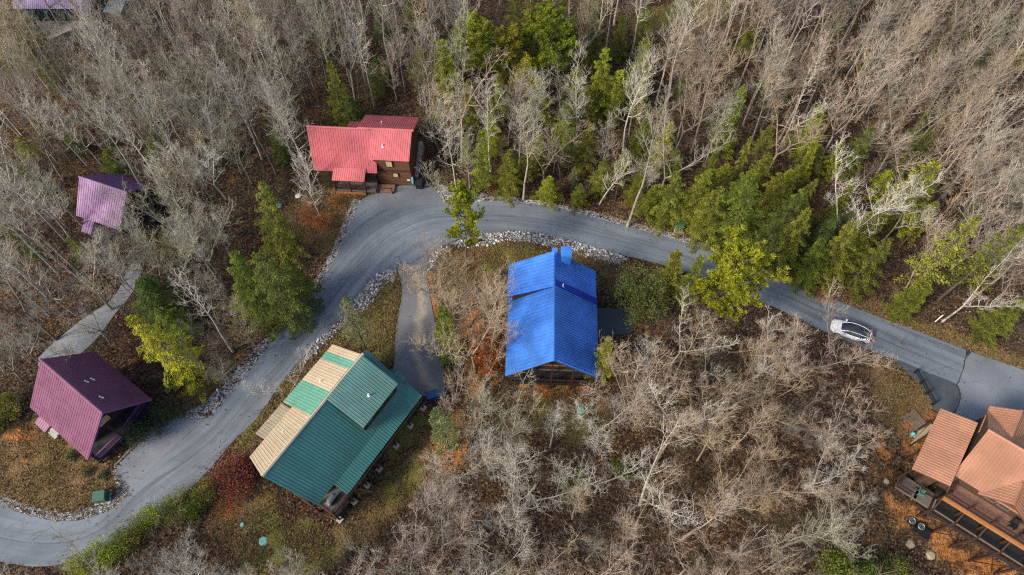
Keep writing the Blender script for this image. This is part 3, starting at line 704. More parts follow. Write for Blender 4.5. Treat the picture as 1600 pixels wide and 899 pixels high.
# ------------------------------------------------------------------ copper cabin (lower right)
O, Y = (44.85, 25.8), -37.
t = empty('copper_cabin', (*O, 0), R(Y), 'copper roofed cabin with stacked timber decks on tall posts beside the paved apron', 'cabin')
roof(t, 'wing_roof', [((-.1, 0, 5.0), (-.1, -8.0, 5.0), (3.2, -8.0, 6.1), (3.2, 0, 6.1), 'copper_roof')], 'log')
roof(t, 'roof', [((3.3, -6.2, 5.2), (14.5, -6.2, 5.2), (14.5, -1.39, 8.0), (3.6, -1.39, 8.0), 'copper_roof'),
                 ((14.5, 2.7, 5.2), (3.7, 2.7, 5.2), (3.6, -1.39, 8.0), (14.5, -1.39, 8.0), 'copper_roof')], 'log', [((3.55, -1.39, 8.05), (14.5, -1.39, 8.05))])
roof(t, 'rear_gable_roof', [((3.8, 3.1, 5.35), (3.8, -.5, 5.35), (5.9, -.5, 7.35), (5.9, 3.1, 7.35), 'copper_roof'),
                            ((8.0, -.5, 5.35), (8.0, 3.1, 5.35), (5.9, 3.1, 7.35), (5.9, -.5, 7.35), 'copper_roof')], 'log', [((5.9, -.3, 7.4), (5.9, 3.1, 7.4))])
roof(t, 'front_gable_roof', [((6.0, -3.6, 5.0), (6.0, -6.5, 5.0), (8.4, -6.5, 6.75), (8.4, -3.6, 6.75), 'copper_roof'),
                             ((10.8, -6.5, 5.0), (10.8, -3.6, 5.0), (8.4, -3.6, 6.75), (8.4, -6.5, 6.75), 'copper_roof')], 'log', [((8.4, -3.9, 6.8), (8.4, -6.5, 6.8))])
body(t, 4.1, 14.3, -5.2, 1.9, -5.0, 5.3, 'log_dark', None)
log_wall(t, (3.95, 2.0), (3.95, -5.3), [(0, 0), (7.3, 0), (7.3, 5.4), (3.4, 7.6), (0, 5.4)], 'log_dark')
body(t, 2.1, 3.1, -6.2, -.6, -4.5, 5.3, 'log_dark')
for yy in (-.6, -2.8, -5.0, -7.4): post(t, .25, yy, gnd(O, Y, .25, yy) - .4, 4.95, .16)
log_wall(t, (6.3, -6.0), (10.5, -6.0), [(0, 5.1), (4.2, 5.1), (2.1, 6.5)], 'log')
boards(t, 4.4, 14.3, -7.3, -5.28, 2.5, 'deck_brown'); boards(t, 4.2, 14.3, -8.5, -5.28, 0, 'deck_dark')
railing(t, [(4.45, -5.4), (4.45, -7.25), (14.3, -7.25)], 2.5, 'rail'); railing(t, [(4.25, -7.3), (4.25, -8.45), (14.3, -8.45)], 0, 'rail', capmat='log_grey')
eb = MB(); eb.box(4.3, 14.3, -7.6, -7.31, 2.2, 2.52); eb.build('edge_beam', 'orange_wood', t)
for k in range(5):
    xx = 4.35 + k * 2.3; g_ = gnd(O, Y, xx, -8.4); post(t, xx, -7.2, -.4, 3.75, .2); post(t, xx, -8.42, g_ - .5, 1.15, .2)
    bc = MB(); bc.bar((xx, -8.4, 1.0), (xx, -7.3, 2.2), .14, .16); bc.build('brace', 'rail', t)
    if k < 4:
        for s_ in (0, 1):
            xb = MB(); xb.bar((xx + .1 + s_ * 2.1, -8.42, g_ + .3), (xx + 2.2 - s_ * 2.1, -8.36 + s_ * .05 - .02, -.5), .07, .1); xb.build('cross_brace', 'rail', t)
boards(t, .6, 4.15, -8.2, -6.5, .3, 'deck'); railing(t, [(.65, -6.6), (.65, -8.15), (2.2, -8.15)], .3)
for a_, c_ in (((.1, -8.6, 0), (4.1, -8.6, 0)), ((.1, -8.6, 0), (.1, -5.0, 0)), ((-1.0, -6.4, 0), (1.2, -6.4, 0)), ((-.9, -4.7, 0), (.5, -4.7, 0))):
    fb = MB(); fb.bar(a_, c_, .12, .2); fb.build('beam', 'rail', t)
for xx, yy in ((.1, -8.6), (2.1, -8.6), (-.9, -6.4), (-.8, -4.7), (.1, -6.5)): post(t, xx, yy, gnd(O, Y, xx, yy) - .4, -.1, .16)
st_ = MB()
for k in range(9): st_.box(2.5 + k * .26, 2.78 + k * .26, -8.15 - k * .0, -7.0, .3 - k * .3 - .06, .3 - k * .3)
so = st_.build('stairs', 'rail', t); so['kind'] = 'stuff'
railing(t, [(2.3, -7.0), (4.2, -7.0)], .3)
window(t, (7.7, -5.29, 3.9), (1, 0), 1.1, 1.2, 'glass', 'log_grey'); window(t, (9.0, -5.29, 3.9), (1, 0), 1.1, 1.2, 'glass', 'log_grey'); window(t, (12, -5.29, 3.6), (1, 0), 1.6, 1.9)
for k in range(4): window(t, (5.5 + k * 2.3, -5.29, 1.2), (1, 0), 1.2, 1.4)

# ------------------------------------------------------------------ far cabin and shed (top left corner)
O, Y = (-74.2, 88.3), 0.
t = empty('lilac_cabin', (*O, 0), 0, 'lilac roofed cabin at the top left corner behind a grey patio', 'cabin')
roof(t, 'roof', [((0, 0, 5.0), (11.6, 0, 5.0), (11.6, 5, 8.4), (0, 5, 8.4), 'lilac_roof'), ((11.6, 10, 5.0), (0, 10, 5.0), (0, 5, 8.4), (11.6, 5, 8.4), 'lilac_roof')], 'log_dark', [((0, 5, 8.45), (11.6, 5, 8.45))])
body(t, .7, 10.9, .8, 9.2, -1, 5.2, 'log_dark', 8.0, 5)
for k in range(4): window(t, (1.9 + k * 1.5, .7, 3.6), (1, 0), 1.1, 1.5, 'glass', 'teal')
for xx in (.5, 2.6, 4.7, 6.8, 9.0, 11.0): post(t, xx, .3, 2.1, 4.9)
t = empty('garden_shed', (-61.7, 88.9, 0), 0, 'small shed with a pale teal metal roof beside the lilac cabin', 'shed')
M['pale_teal_roof'] = metal_roof('pale_teal_roof_metal', (.36, .50, .50), .5, .1)
roof(t, 'roof', [((2.4, 0, 3.4), (2.4, 5, 3.4), (.4, 5, 4.0), (.1, 0, 4.0), 'pale_teal_roof')], 'log_dark')
body(t, .4, 2.1, .3, 4.7, -.6, 3.3, 'log_dark')

# ------------------------------------------------------------------ gravel shoulders and loose rock
def offset_strip(edge, wid):
    """pixel polyline edge + per-point inland offset -> polygon"""
    return edge + [(x + dx, y + dy) for (x, y), (dx, dy) in reversed(list(zip(edge, wid)))]
G1 = offset_strip([(-60, 767), (0, 788), (44, 806), (101, 816), (162, 803), (197, 780), (200, 765), (184, 733)], [(4, -14), (3, -14), (3, -14), (0, -15), (-4, -13), (-14, -8), (-18, -8), (-12, 2)])
G2 = offset_strip([(184, 733), (219, 695), (260, 661)], [(-7, -3), (-7, -6), (-6, -5)])
G3 = offset_strip([(283, 655), (319, 655), (341, 641), (371, 602), (402, 566), (435, 525), (496, 458), (506, 434), (526, 400), (550, 343), (564, 314)], [(-3, -8), (-16, -16), (-22, -10), (-20, -8), (-16, -8), (-12, -8), (-9, -6), (-9, -2), (-10, -2), (-10, -4), (-12, -4)])
G4 = offset_strip([(676, 295), (697, 318), (746, 318), (783, 316), (854, 324), (921, 339), (1002, 361), (1070, 380), (1148, 404)], [(14, -7), (16, -18), (10, -16), (6, -9), (2, -8), (2, -9), (3, -9), (3, -9), (2, -6)])
RIP1 = [(704, 380), (730, 370), (766, 363), (810, 361), (854, 366), (911, 380), (971, 398), (982, 406), (962, 412), (925, 402), (880, 390), (835, 379), (790, 376), (760, 384), (730, 388)]
RIP2 = [(622, 420), (603, 422), (584, 432), (560, 462), (545, 480), (556, 492), (572, 484), (592, 455), (612, 438)]
RIP3 = [(545, 480), (530, 499), (493, 533), (470, 560), (478, 566), (500, 545), (535, 510), (552, 492)]
RIP4 = [(690, 387), (672, 402), (664, 424), (672, 424), (682, 405), (698, 390)]
GPOL = {}
for nm, poly, kd in (('gravel_shoulder', G1, 0), ('gravel_shoulder', G2, 0), ('gravel_shoulder', G3, 0), ('gravel_shoulder', G4, 0), ('rock_bed', RIP1, 1), ('rock_bed', RIP2, 1), ('rock_bed', RIP3, 1), ('rock_bed', RIP4, 1)):
    wp = W(poly); sheet(nm, wp, .012, 'gravel', 1.0, skirt=.1); GPOL.setdefault(kd, []).append(wp)
_ico = bmesh.new(); bmesh.ops.create_icosphere(_ico, subdivisions=1, radius=1); _iv = np.array([v.co[:] for v in _ico.verts]); _if = np.array([[v.index for v in f.verts] for f in _ico.faces]); _ico.free()
def stones(name, polys, dens, s0, s1, seed, label, spill=.35):
    g = np.random.default_rng(seed); V, F = [], []; off = 0
    for p in polys:
        P_ = np.array(p); lo, hi = P_.min(0) - spill, P_.max(0) + spill; n = int((hi - lo).prod() * dens); x, y = g.uniform(lo[0], hi[0], n), g.uniform(lo[1], hi[1], n)
        k = (sdist(x, y, p) > -spill * g.random(n) ** 2) & (sdist(x, y, ROAD) < -.02) & (sdist(x, y, DRIVE) < 0); x, y = x[k], y[k]
        for a, b in zip(x, y):
            s = s0 + (s1 - s0) * g.random() ** 2.2; v = _iv * g.uniform(.72, 1.25, (12, 1)) * (s * g.uniform(.7, 1.3), s * g.uniform(.7, 1.3), s * g.uniform(.45, .8)); t_ = g.uniform(0, 6.28); c, q = math.cos(t_), math.sin(t_)
            V.append(np.stack([v[:, 0] * c - v[:, 1] * q + a, v[:, 0] * q + v[:, 1] * c + b, v[:, 2] + H(a, b) + s * .3 + .01], 1)); F.append(_if + off); off += 12
    o = link_mesh(name, fast_mesh(name, np.concatenate(V), np.concatenate(F)), 'stone'); o['kind'] = 'stuff'; o['label'] = label
stones('gravel', GPOL[0], 30, .03, .085, 1, 'pale grey gravel along the outer road edges')
stones('loose_rocks', GPOL[1], 24, .05, .19, 2, 'white and grey riprap rocks lining the inner road edges')

# ------------------------------------------------------------------ small things
def site(px, z=None, up=0.): return at(*px, z, up)
def box_part(parent, name, mat, *b, bev=.02):
    m = MB(); m.box(*b); o = m.build(name, mat, parent)
    return o
def car(loc, rz):
    t = empty('parked_car', loc, rz, 'white car with black painted-in branch shadows and dark glass roof on the road', 'car')
    # cross sections along x (front = +x): half width, sill z, beltline z, hood/deck z
    st = [(-2.32, .62, .42, .70, .80), (-2.2, .80, .30, .78, .96), (-1.7, .90, .24, .84, 1.02), (-.9, .93, .22, .86, .98), (0, .93, .22, .86, .95), (.8, .93, .22, .84, .93), (1.5, .92, .24, .78, .86), (2.0, .86, .28, .68, .74), (2.3, .68, .36, .58, .62), (2.4, .5, .42, .52, .55)]
    b = MB(); n = 11
    for x, hw, zs, zb, zt in st:
        ring = [(-hw * .9, zs), (-hw, zs + .16), (-hw, zb - .05), (-hw * .94, zb + .03), (-hw * .6, zt - .01), (0, zt), (hw * .6, zt - .01), (hw * .94, zb + .03), (hw, zb - .05), (hw, zs + .16), (hw * .9, zs)]
        b.v += [(x, y, z) for y, z in ring]
    for k in range(len(st) - 1):
        for q in range(n): b.f.append((k * n + q, (k + 1) * n + q, (k + 1) * n + (q + 1) % n, k * n + (q + 1) % n))
    b.f.append(tuple(range(n))); b.f.append(tuple((len(st) - 1) * n + q for q in reversed(range(n))))
    b.build('body', 'car_paint_branch_shade', t, True)
    gs = [(-1.95, .50, .98, 1.02), (-1.2, .68, .95, 1.30), (-.4, .72, .93, 1.43), (.3, .70, .92, 1.40), (.9, .66, .90, 1.15), (1.25, .60, .86, .89)]
    gm = MB()
    for x, hw, zb, zt in gs: gm.v += [(x, -hw * 1.15, zb - .06), (x, -hw * .98, (zb + zt) / 2 + .02), (x, -hw * .72, zt), (x, 0, zt + .025), (x, hw * .72, zt), (x, hw * .98, (zb + zt) / 2 + .02), (x, hw * 1.15, zb - .06)]
    for k in range(len(gs) - 1):
        for q in range(6): gm.f.append((k * 7 + q, (k + 1) * 7 + q, (k + 1) * 7 + q + 1, k * 7 + q + 1))
    gm.build('glass_canopy', 'car_glass', t, True)
    for s_ in (-1, 1):
        r = MB(); r.tube([(x, s_ * hw * .86, zt - .04 + .015) for x, hw, zb, zt in gs], [.035] * len(gs), 6); r.build('roof_rail', 'car_white', t, True)
        for x in (-1.42, 1.42):
            wb = MB(); k = 16
            for yy, rr in ((s_ * .93, .22), (s_ * .95, .33), (s_ * .76, .34), (s_ * .74, .2)): wb.v += [(x + rr * math.cos(6.2832 * q / k), yy, .34 + rr * math.sin(6.2832 * q / k)) for q in range(k)]
            for j in range(3):
                for q in range(k): wb.f.append((j * k + q, j * k + (q + 1) % k, (j + 1) * k + (q + 1) % k, (j + 1) * k + q))
            wb.f.append(tuple(range(k))); wo_ = wb.build('wheel', 'black', t)
            rm = MB(); rm.v = [(x + .2 * math.cos(6.2832 * q / k), s_ * .955, .34 + .2 * math.sin(6.2832 * q / k)) for q in range(k)]; rm.f = [tuple(range(k))]; rm.build('rim', 'steel', wo_)
        h = MB(); h.hexa([(2.12, s_ * .45, .62), (2.02, s_ * .78, .64), (1.75, s_ * .86, .70), (1.9, s_ * .6, .70)], [(2.14, s_ * .45, .68), (2.04, s_ * .78, .69), (1.77, s_ * .86, .77), (1.92, s_ * .6, .77)]); h.build('headlight', 'steel', t)
        h = MB(); h.box(-2.27, -2.1, s_ * .62 - .14, s_ * .62 + .14, .84, .93); h.build('tail_light', 'red_lamp', t)
        m = MB(); m.box(.75, .95, s_ * 1.0 - .09, s_ * 1.0 + .09, .88, 1.02); m.build('mirror', 'car_white', t)
    return t
M['car_white'] = plain('car_white', (.78, .78, .78), .25, .04); M['car_glass'] = plain('car_glass', (.03, .034, .042), .06, .2, spec=.9); M['red_lamp'] = plain('red_lamp', (.35, .01, .01), .3, .1)
b = NB('car_paint_branch_shade'); p_ = b.obj(); sx = b.new('ShaderNodeSeparateXYZ'); b.link(p_, sx.inputs[0])
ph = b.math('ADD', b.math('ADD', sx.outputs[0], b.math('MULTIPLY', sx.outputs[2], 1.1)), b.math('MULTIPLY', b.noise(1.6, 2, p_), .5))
branch_shade = b.math('GREATER_THAN', b.math('FRACT', b.math('MULTIPLY', ph, 3.6)), .60); rear = b.math('LESS_THAN', sx.outputs[0], -.75)  # dark diagonal rear stripes: branch shadow and reflection painted into the white body colour
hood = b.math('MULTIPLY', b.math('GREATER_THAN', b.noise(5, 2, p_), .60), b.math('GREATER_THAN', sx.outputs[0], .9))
M['car_paint_branch_shade'] = b.out(b.mix(b.math('MAXIMUM', b.math('MULTIPLY', branch_shade, rear), b.math('MULTIPLY', hood, .5)), (.78, .78, .78), (.025, .025, .03)), .22, 0, .6)
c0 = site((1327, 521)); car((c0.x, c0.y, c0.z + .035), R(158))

def bin_box(name, px, rz, w_, d, h, mat, lidmat, label, cat, lean=.0):
    p = site(px); t = empty(name, (p.x, p.y, p.z), rz, label, cat); b = MB()
    b.hexa([(-w_ / 2 * .92, -d / 2 * .92, .06), (w_ / 2 * .92, -d / 2 * .92, .06), (w_ / 2 * .92, d / 2 * .92, .06), (-w_ / 2 * .92, d / 2 * .92, .06)], [(-w_ / 2, -d / 2, h), (w_ / 2, -d / 2, h), (w_ / 2, d / 2, h * 1.08), (-w_ / 2, d / 2, h * 1.08)]); b.build('body', mat, t)
    l = MB(); l.hexa([(-w_ / 2 - .05, -d / 2 - .06, h + .01), (w_ / 2 + .05, -d / 2 - .06, h + .01), (w_ / 2 + .05, d / 2 + .05, h * 1.08 + .01), (-w_ / 2 - .05, d / 2 + .05, h * 1.08 + .01)],
                    [(-w_ / 2 - .02, -d / 2 - .03, h + .08), (w_ / 2 + .02, -d / 2 - .03, h + .08), (w_ / 2 + .02, d / 2 + .02, h * 1.08 + .10), (-w_ / 2 - .02, d / 2 + .02, h * 1.08 + .10)]); l.build('lid', lidmat, t)
    for x in (-w_ * .38, w_ * .38):
        f = MB(); f.box(x - .06, x + .06, -d * .4, d * .4, 0, .06); f.build('runner', 'black', t)
    hb = MB(); hb.box(-w_ * .3, w_ * .3, -d / 2 - .1, -d / 2 - .065, h * .8, h * .86); hb.build('handle', 'black', t); return t
bin_box('refuse_bin', (677, 622), R(18), 1.25, .8, 1.1, 'navy', 'navy', 'dark navy blue bin at the end of the driveway', 'bin')
bin_box('refuse_bin', (656, 293), R(-5), .9, .8, 1.1, 'black', 'black', 'black bin at the right front corner of the red cabin', 'bin')
# green lidded utility chests
def chest(px, rz, w_, d, h, label, base=None):
    p = site(px); t = empty('utility_box', (p.x, p.y, p.z), rz, label, 'utility box'); b = MB(); b.box(-w_ / 2, w_ / 2, -d / 2, d / 2, .12, h); b.build('body', 'dk_green', t)
    l = MB(); l.hexa([(-w_ / 2 - .04, -d / 2 - .05, h), (w_ / 2 + .04, -d / 2 - .05, h), (w_ / 2 + .04, d / 2 + .04, h), (-w_ / 2 - .04, d / 2 + .04, h)], [(-w_ / 2 + .05, -d / 2 + .05, h + .12), (w_ / 2 - .05, -d / 2 + .05, h + .12), (w_ / 2 - .05, d / 2 - .1, h + .2), (-w_ / 2 + .05, d / 2 - .1, h + .2)]); l.build('lid', 'dk_green', t)
    pd = MB(); pd.box(-w_ / 2 - .15, w_ / 2 + .15, -d / 2 - (base or .15), d / 2 + .15, -.15, .12); pd.build('plinth', 'concrete', t)
    for x in (-w_ / 4, w_ / 4):
        q = MB(); q.box(x - w_ / 5, x + w_ / 5, -d / 2 - .03, -d / 2 - .002, .25, h - .12); q.build('door', 'dk_green', t)
    hl = MB(); hl.box(-.03, .03, -d / 2 - .07, -d / 2 - .031, h * .5, h * .65); hl.build('handle', 'steel', t)
chest((162, 778), R(10), 1.3, 1.1, 1.0, 'green metal utility chest on the tan lawn by the lower bend')
chest((1062, 357), R(-18), 1.0, 1.0, 1.0, 'green utility cabinet on a concrete plinth beside the upper road', .45)
def lid(px, r, label, mat='lid_green'):
    p = site(px); t = empty('septic_lid', (p.x, p.y, p.z + .05), 0, label, 'lid'); b = MB(); b.disc((0, 0), r, -.15, .08, 22); b.disc((0, 0), r * .96, .08, .13, 22, r * .8); b.build('cover', mat, t)
    rg = MB(); rg.tube([(math.cos(a) * r * 1.03, math.sin(a) * r * 1.03, .05) for a in [6.2832 * k / 18 for k in range(19)]], [.035] * 19, 5); rg.build('rim', mat, t)
lid((412, 846), .42, 'pale green round septic lid on the lawn below the green cabin'); lid((379, 820), .2, 'tiny green septic lid beside the orange bush'); lid((907, 642), .42, 'green round septic lid in front of the blue cabin')
lid((436, 322), .36, 'green septic lid at the top of the dark evergreens'); lid((466, 307), .36, 'white round septic lid left of the red cabin', 'white'); lid((129, 436), .36, 'teal round lid in the woods above the gravel drive')
def marker(a, b_, label):
    p, h = at(*a), 1.4; t = empty('marker_post', (p.x, p.y, p.z - .2), 0, label, 'post'); q = at(b_[0], b_[1], p.z + h); d = Vector((q.x - p.x, q.y - p.y, h)); m = MB(); m.bar((0, 0, 0), d, .10, .10); m.build('stake', 'white', t)
    c = MB(); c.bar(d, d * 1.06, .12, .12); c.build('cap', 'white', t)
marker((1297, 440), (1307, 428), 'white leaning marker stake behind the bushes at the road bank'); marker((1461, 503), (1474, 492), 'white leaning marker stake on the right road verge')
marker((1101, 384), (1105, 376), 'short white stake beside the upper road near the utility cabinet'); marker((1092, 374), (1094, 368), 'shortest white stake left of the other by the upper road'); marker((457, 483), (453, 478), 'white stake at the road edge below the dark evergreens')
marker((341, 613), (338, 608), 'small white stake on the gravel right of the golden tree')
# rail fence by the copper cabin
t = None
fp = [at(*q) for q in ((1428, 583), (1437, 600), (1446, 616), (1456, 633))]
t = empty('rail_fence', fp[0], 0, 'black two-rail fence beside the dark apron near the copper cabin', 'fence')
for q in fp:
    l_ = q - fp[0]; m = MB(); m.box(l_.x - .09, l_.x + .09, l_.y - .09, l_.y + .09, l_.z - .3, l_.z + 1.1); m.build('post', 'black', t)
for a_, c_ in zip(fp[:-1], fp[1:]):
    for z_ in (.5, .95): m = MB(); m.bar(a_ - fp[0] + Vector((0, 0, z_)), c_ - fp[0] + Vector((0, 0, z_)), .07, .12); m.build('rail', 'black', t)
# patio, kayak, deck items
pz = 2.25
pp = [at(57, 33, pz), at(76, 63, pz), at(100, 52, pz), at(122, 44, pz), at(152, 40, pz), at(158, 16, pz), at(141, 22, pz), at(100, 29, pz)]
t = empty('patio', (pp[0].x, pp[0].y, 0), 0, 'weathered grey patio platform in front of the lilac cabin', 'patio'); m = MB()
L_ = [(q.x - pp[0].x, q.y - pp[0].y) for q in pp]; m.hexa([(x, y, -3.0) for x, y in L_], [(x, y, pz) for x, y in L_]); m.build('slab', 'patio_grey', t) if 'patio_grey' in M else m.build('slab', 'concrete', t)
for (ax, ay), (bx, by) in zip(L_[:4], L_[1:5]): k_ = MB(); k_.bar((ax, ay, pz + .05), (bx, by, pz + .05), .2, .14); k_.build('edge_kerb', 'block', t)
p = at(147, 14, 2.4); t = empty('kayak', (p.x, p.y, 2.32), R(15), 'orange kayak lying beside the lilac cabin', 'kayak'); m = MB()
for k in range(9):
    x = -1.6 + k * .4; w_ = .36 * math.sqrt(max(0, 1 - (x / 1.62) ** 2)) + .02; m.v += [(x, -w_, .28), (x, -w_ * .8, .05), (x, 0, -.02), (x, w_ * .8, .05), (x, w_, .28), (x, 0, .34)]
for k in range(8):
    for q in range(6): m.f.append((k * 6 + q, (k + 1) * 6 + q, (k + 1) * 6 + (q + 1) % 6, k * 6 + (q + 1) % 6))
m.build('hull', 'kayak_orange' if 'kayak_orange' in M else 'orange_wood', t, True); m = MB(); m.disc((0, 0), .24, .3, .38, 14); m.build('cockpit', 'black', t)
def chair(loc, rz, label, mat='black'):
    t = empty('deck_chair', loc, rz, label, 'chair'); m = MB(); m.box(-.3, .3, -.3, .28, .40, .46); m.build('seat', mat, t)
    m = MB(); m.hexa([(-.3, .26, .46), (.3, .26, .46), (.3, .32, .46), (-.3, .32, .46)], [(-.3, .44, 1.05), (.3, .44, 1.05), (.3, .50, 1.05), (-.3, .50, 1.05)]); m.build('backrest', mat, t)
    for sx in (-.27, .27):
        for sy in (-.27, .27): m = MB(); m.box(sx - .03, sx + .03, sy - .03, sy + .03, 0, .395); m.build('leg', mat, t)
        m = MB(); m.box(sx - .05, sx + .05, -.3, .3, .64, .68); m.build('armrest', mat, t)
def on(O, Y, x, y, z): c, s = math.cos(R(Y)), math.sin(R(Y)); return (O[0] + x * c - y * s, O[1] + x * s + y * c, z)
CO, CY = (44.85, 25.8), -37.
chair(on(CO, CY, 10.6, -6.2, 2.5), R(-37), 'black chair on the upper deck of the copper cabin, left of two'); chair(on(CO, CY, 11.9, -6.2, 2.5), R(-50), 'black chair on the upper deck of the copper cabin, right of two')
chair(on(CO, CY, 2.9, -7.4, .3), R(60), 'pale yellow green chair on the small landing of the copper cabin', 'sage_roof')
t = empty('barbecue_grill', on((-23.46, 17.67), 56.9, 2.3, -4.9, 2.5), R(56.9), 'barbecue grill on the corner deck of the green cabin', 'grill')
m = MB(); m.box(-.45, .45, -.28, .28, .1, .85); m.build('cabinet', 'black', t); m = MB(); m.hexa([(-.42, -.28, .86), (.42, -.28, .86), (.42, .28, .86), (-.42, .28, .86)], [(-.4, -.1, 1.15), (.4, -.1, 1.15), (.4, .22, 1.12), (-.4, .22, 1.12)]); m.build('lid', 'steel', t)
for s_ in (-1, 1): m = MB(); m.box(*sorted((s_ * .46, s_ * .75)), -.25, .25, .78, .82); m.build('side_shelf', 'steel', t)
for s_ in (-.35, .35): m = MB(); m.disc((s_, 0), .08, 0, .1, 10); m.build('wheel', 'black', t)
# condensers behind the copper cabin deck
p = at(1434, 826); a = R(-37); t = empty('equipment_pad', (p.x, p.y, p.z - .1), a, 'black equipment pad below the copper cabin deck', 'pad'); m = MB(); m.box(-1.3, 1.3, -.6, .6, -.5, .22); m.build('slab', 'black', t); m = MB(); m.box(-1.38, 1.38, -.68, -.605, -.5, .3); m.build('kerb', 'rail', t)
for i, lb in ((-1, 'air conditioner with a white fan ring on the black pad, left one'), (1, 'air conditioner with a white fan ring on the black pad, right one')):
    x = -.55 + .5 * i; t = empty('air_conditioner', (p.x + math.cos(a) * x, p.y + math.sin(a) * x, p.z + .125), a, lb, 'air conditioner')
    m = MB(); m.box(-.42, .42, -.42, .42, 0, .75); m.build('casing', 'black', t); m = MB(); m.tube([(math.cos(6.2832 * k / 20) * .33, math.sin(6.2832 * k / 20) * .33, .77) for k in range(21)], [.035] * 21, 6); m.build('fan_ring', 'steel', t)
    m = MB()
    for k in range(5): ang = 6.2832 * k / 5; m.hexa([(.04 * math.cos(ang), .04 * math.sin(ang), .74), (.27 * math.cos(ang), .27 * math.sin(ang), .74), (.27 * math.cos(ang + .6), .27 * math.sin(ang + .6), .74)], [(.04 * math.cos(ang), .04 * math.sin(ang), .76), (.27 * math.cos(ang), .27 * math.sin(ang), .76), (.27 * math.cos(ang + .6), .27 * math.sin(ang + .6), .76)])
    m.build('fan', 'steel', t)
def boulder(px, s, seed, label, mat='boulder'):
    p = at(*px); r = random.Random(seed); bm = bmesh.new(); bmesh.ops.create_icosphere(bm, subdivisions=2, radius=s)
    for v in bm.verts: v.co *= r.uniform(.85, 1.12); v.co.z *= .62
    me = bpy.data.meshes.new('boulder'); bm.to_mesh(me); bm.free(); o = link_mesh('boulder', me, mat); o.location = (p.x, p.y, p.z + s * .2); o.rotation_euler = (0, 0, r.uniform(0, 6)); meta(o, label, 'boulder')
boulder((1421, 850), .55, 1, 'squarish boulder below the air conditioner pad'); boulder((1453, 868), .55, 2, 'boulder on the slope right of the one below the pad'); boulder((1384, 752), .35, 3, 'small pale boulder left of the copper cabin frame'); boulder((1366, 779), .3, 4, 'flat stone on the leafy slope left of the copper cabin')
boulder((318, 865), .3, 5, 'small stone on the lawn near the hedge', 'boulder')
# lumber by the copper wing
p = at(1432, 664); t = empty('lumber_stack', (p.x, p.y, p.z), R(-62), 'stack of grey boards beside the copper roof wing', 'lumber')
for k in range(8): m = MB(); m.box(-1.5 + .05 * (k % 3), 1.4 - .07 * (k % 2), -1. + k * .26, -.8 + k * .26, .02, .12 + .02 * (k % 2)); m.build('plank', 'log_grey', t)
p = at(1440, 680); t = empty('timber_beam', (p.x, p.y, p.z), R(38), 'thick pale timber beam lying beside the board stack', 'lumber'); m = MB(); m.box(-1.7, 1.7, -.2, .2, 0, .38); m.build('beam', 'pale_wood', t); m = MB(); m.box(-.9, .8, .25, .55, 0, .25); m.build('offcut', 'boulder', t)
p = at(1424, 680); t = empty('gas_cylinder', (p.x, p.y, p.z), 0, 'pale blue gas cylinder at the end of the timber beam', 'cylinder'); m = MB(); m.disc((0, 0), .22, 0, .55, 14); m.disc((0, 0), .22, .55, .68, 14, .1); m.build('tank', 'teal', t); m = MB(); m.disc((0, 0), .06, .68, .78, 8); m.build('valve', 'steel', t)
def log(a, b_, r, label, mat='fallen'):
    A, B = at(*a), at(*b_); t = empty('fallen_log', A, 0, label, 'log'); d = B - A; n = 7; rr = random.Random(int(a[0])); m = MB()
    pts = [d * (k / (n - 1)) + Vector((rr.uniform(-.12, .12), rr.uniform(-.12, .12), r * 1.2 + rr.uniform(0, .1))) for k in range(n)]; m.tube(pts, [r * (1 - .55 * k / (n - 1)) for k in range(n)], 8, True); m.build('stem', mat, t)
    for k in (3, 4, 5): m = MB(); m.tube([pts[k], pts[k] + Vector((rr.uniform(-.6, .6), rr.uniform(-.6, .6), .35))], [r * .35, .015], 5); m.build('branch_stub', mat, t)
M['fallen'] = wood('fallen_trunk', (.25, .215, .17))
for a_, b_, r_, lb in (((1218, 856), (1302, 826), .17, 'thick fallen log in the valley left of the copper cabin'), ((1190, 895), (1290, 838), .10, 'long thin fallen trunk below the thick log'), ((1255, 880), (1352, 818), .12, 'fallen trunk above the green shrubs at the bottom edge'), ((1310, 880), (1375, 845), .11, 'fallen trunk pointing at the black equipment pad'),
        ((1326, 640), (1348, 610), .06, 'pale thin stick lying on the bank above the valley'), ((1385, 618), (1397, 628), .05, 'short pale stick near the apron'), ((1288, 770), (1326, 805), .07, 'thin fallen stem crossing the leaves right of the valley'), ((1280, 765), (1365, 690), .12, 'long fallen trunk running up towards the copper roof'), ((1360, 735), (1390, 726), .05, 'pale stick beside the small boulder')):
    log(a_, b_, r_, lb)
p = on((-26.12, 62.47), -3.5, 13.15, -2.75, 0); t = empty('folded_parasol', p, 0, 'folded teal parasol leaning at the red cabin corner', 'parasol'); m = MB(); m.tube([(0, 0, .3), (0, .05, 1.), (0, .1, 1.6), (0, .12, 1.9)], [.1, .2, .16, .04], 8, True); m.build('canopy', 'teal', t, True); m = MB(); m.tube([(0, -.02, 0), (0, .13, 2.05)], [.03, .03], 6, True); m.build('pole', 'steel', t)

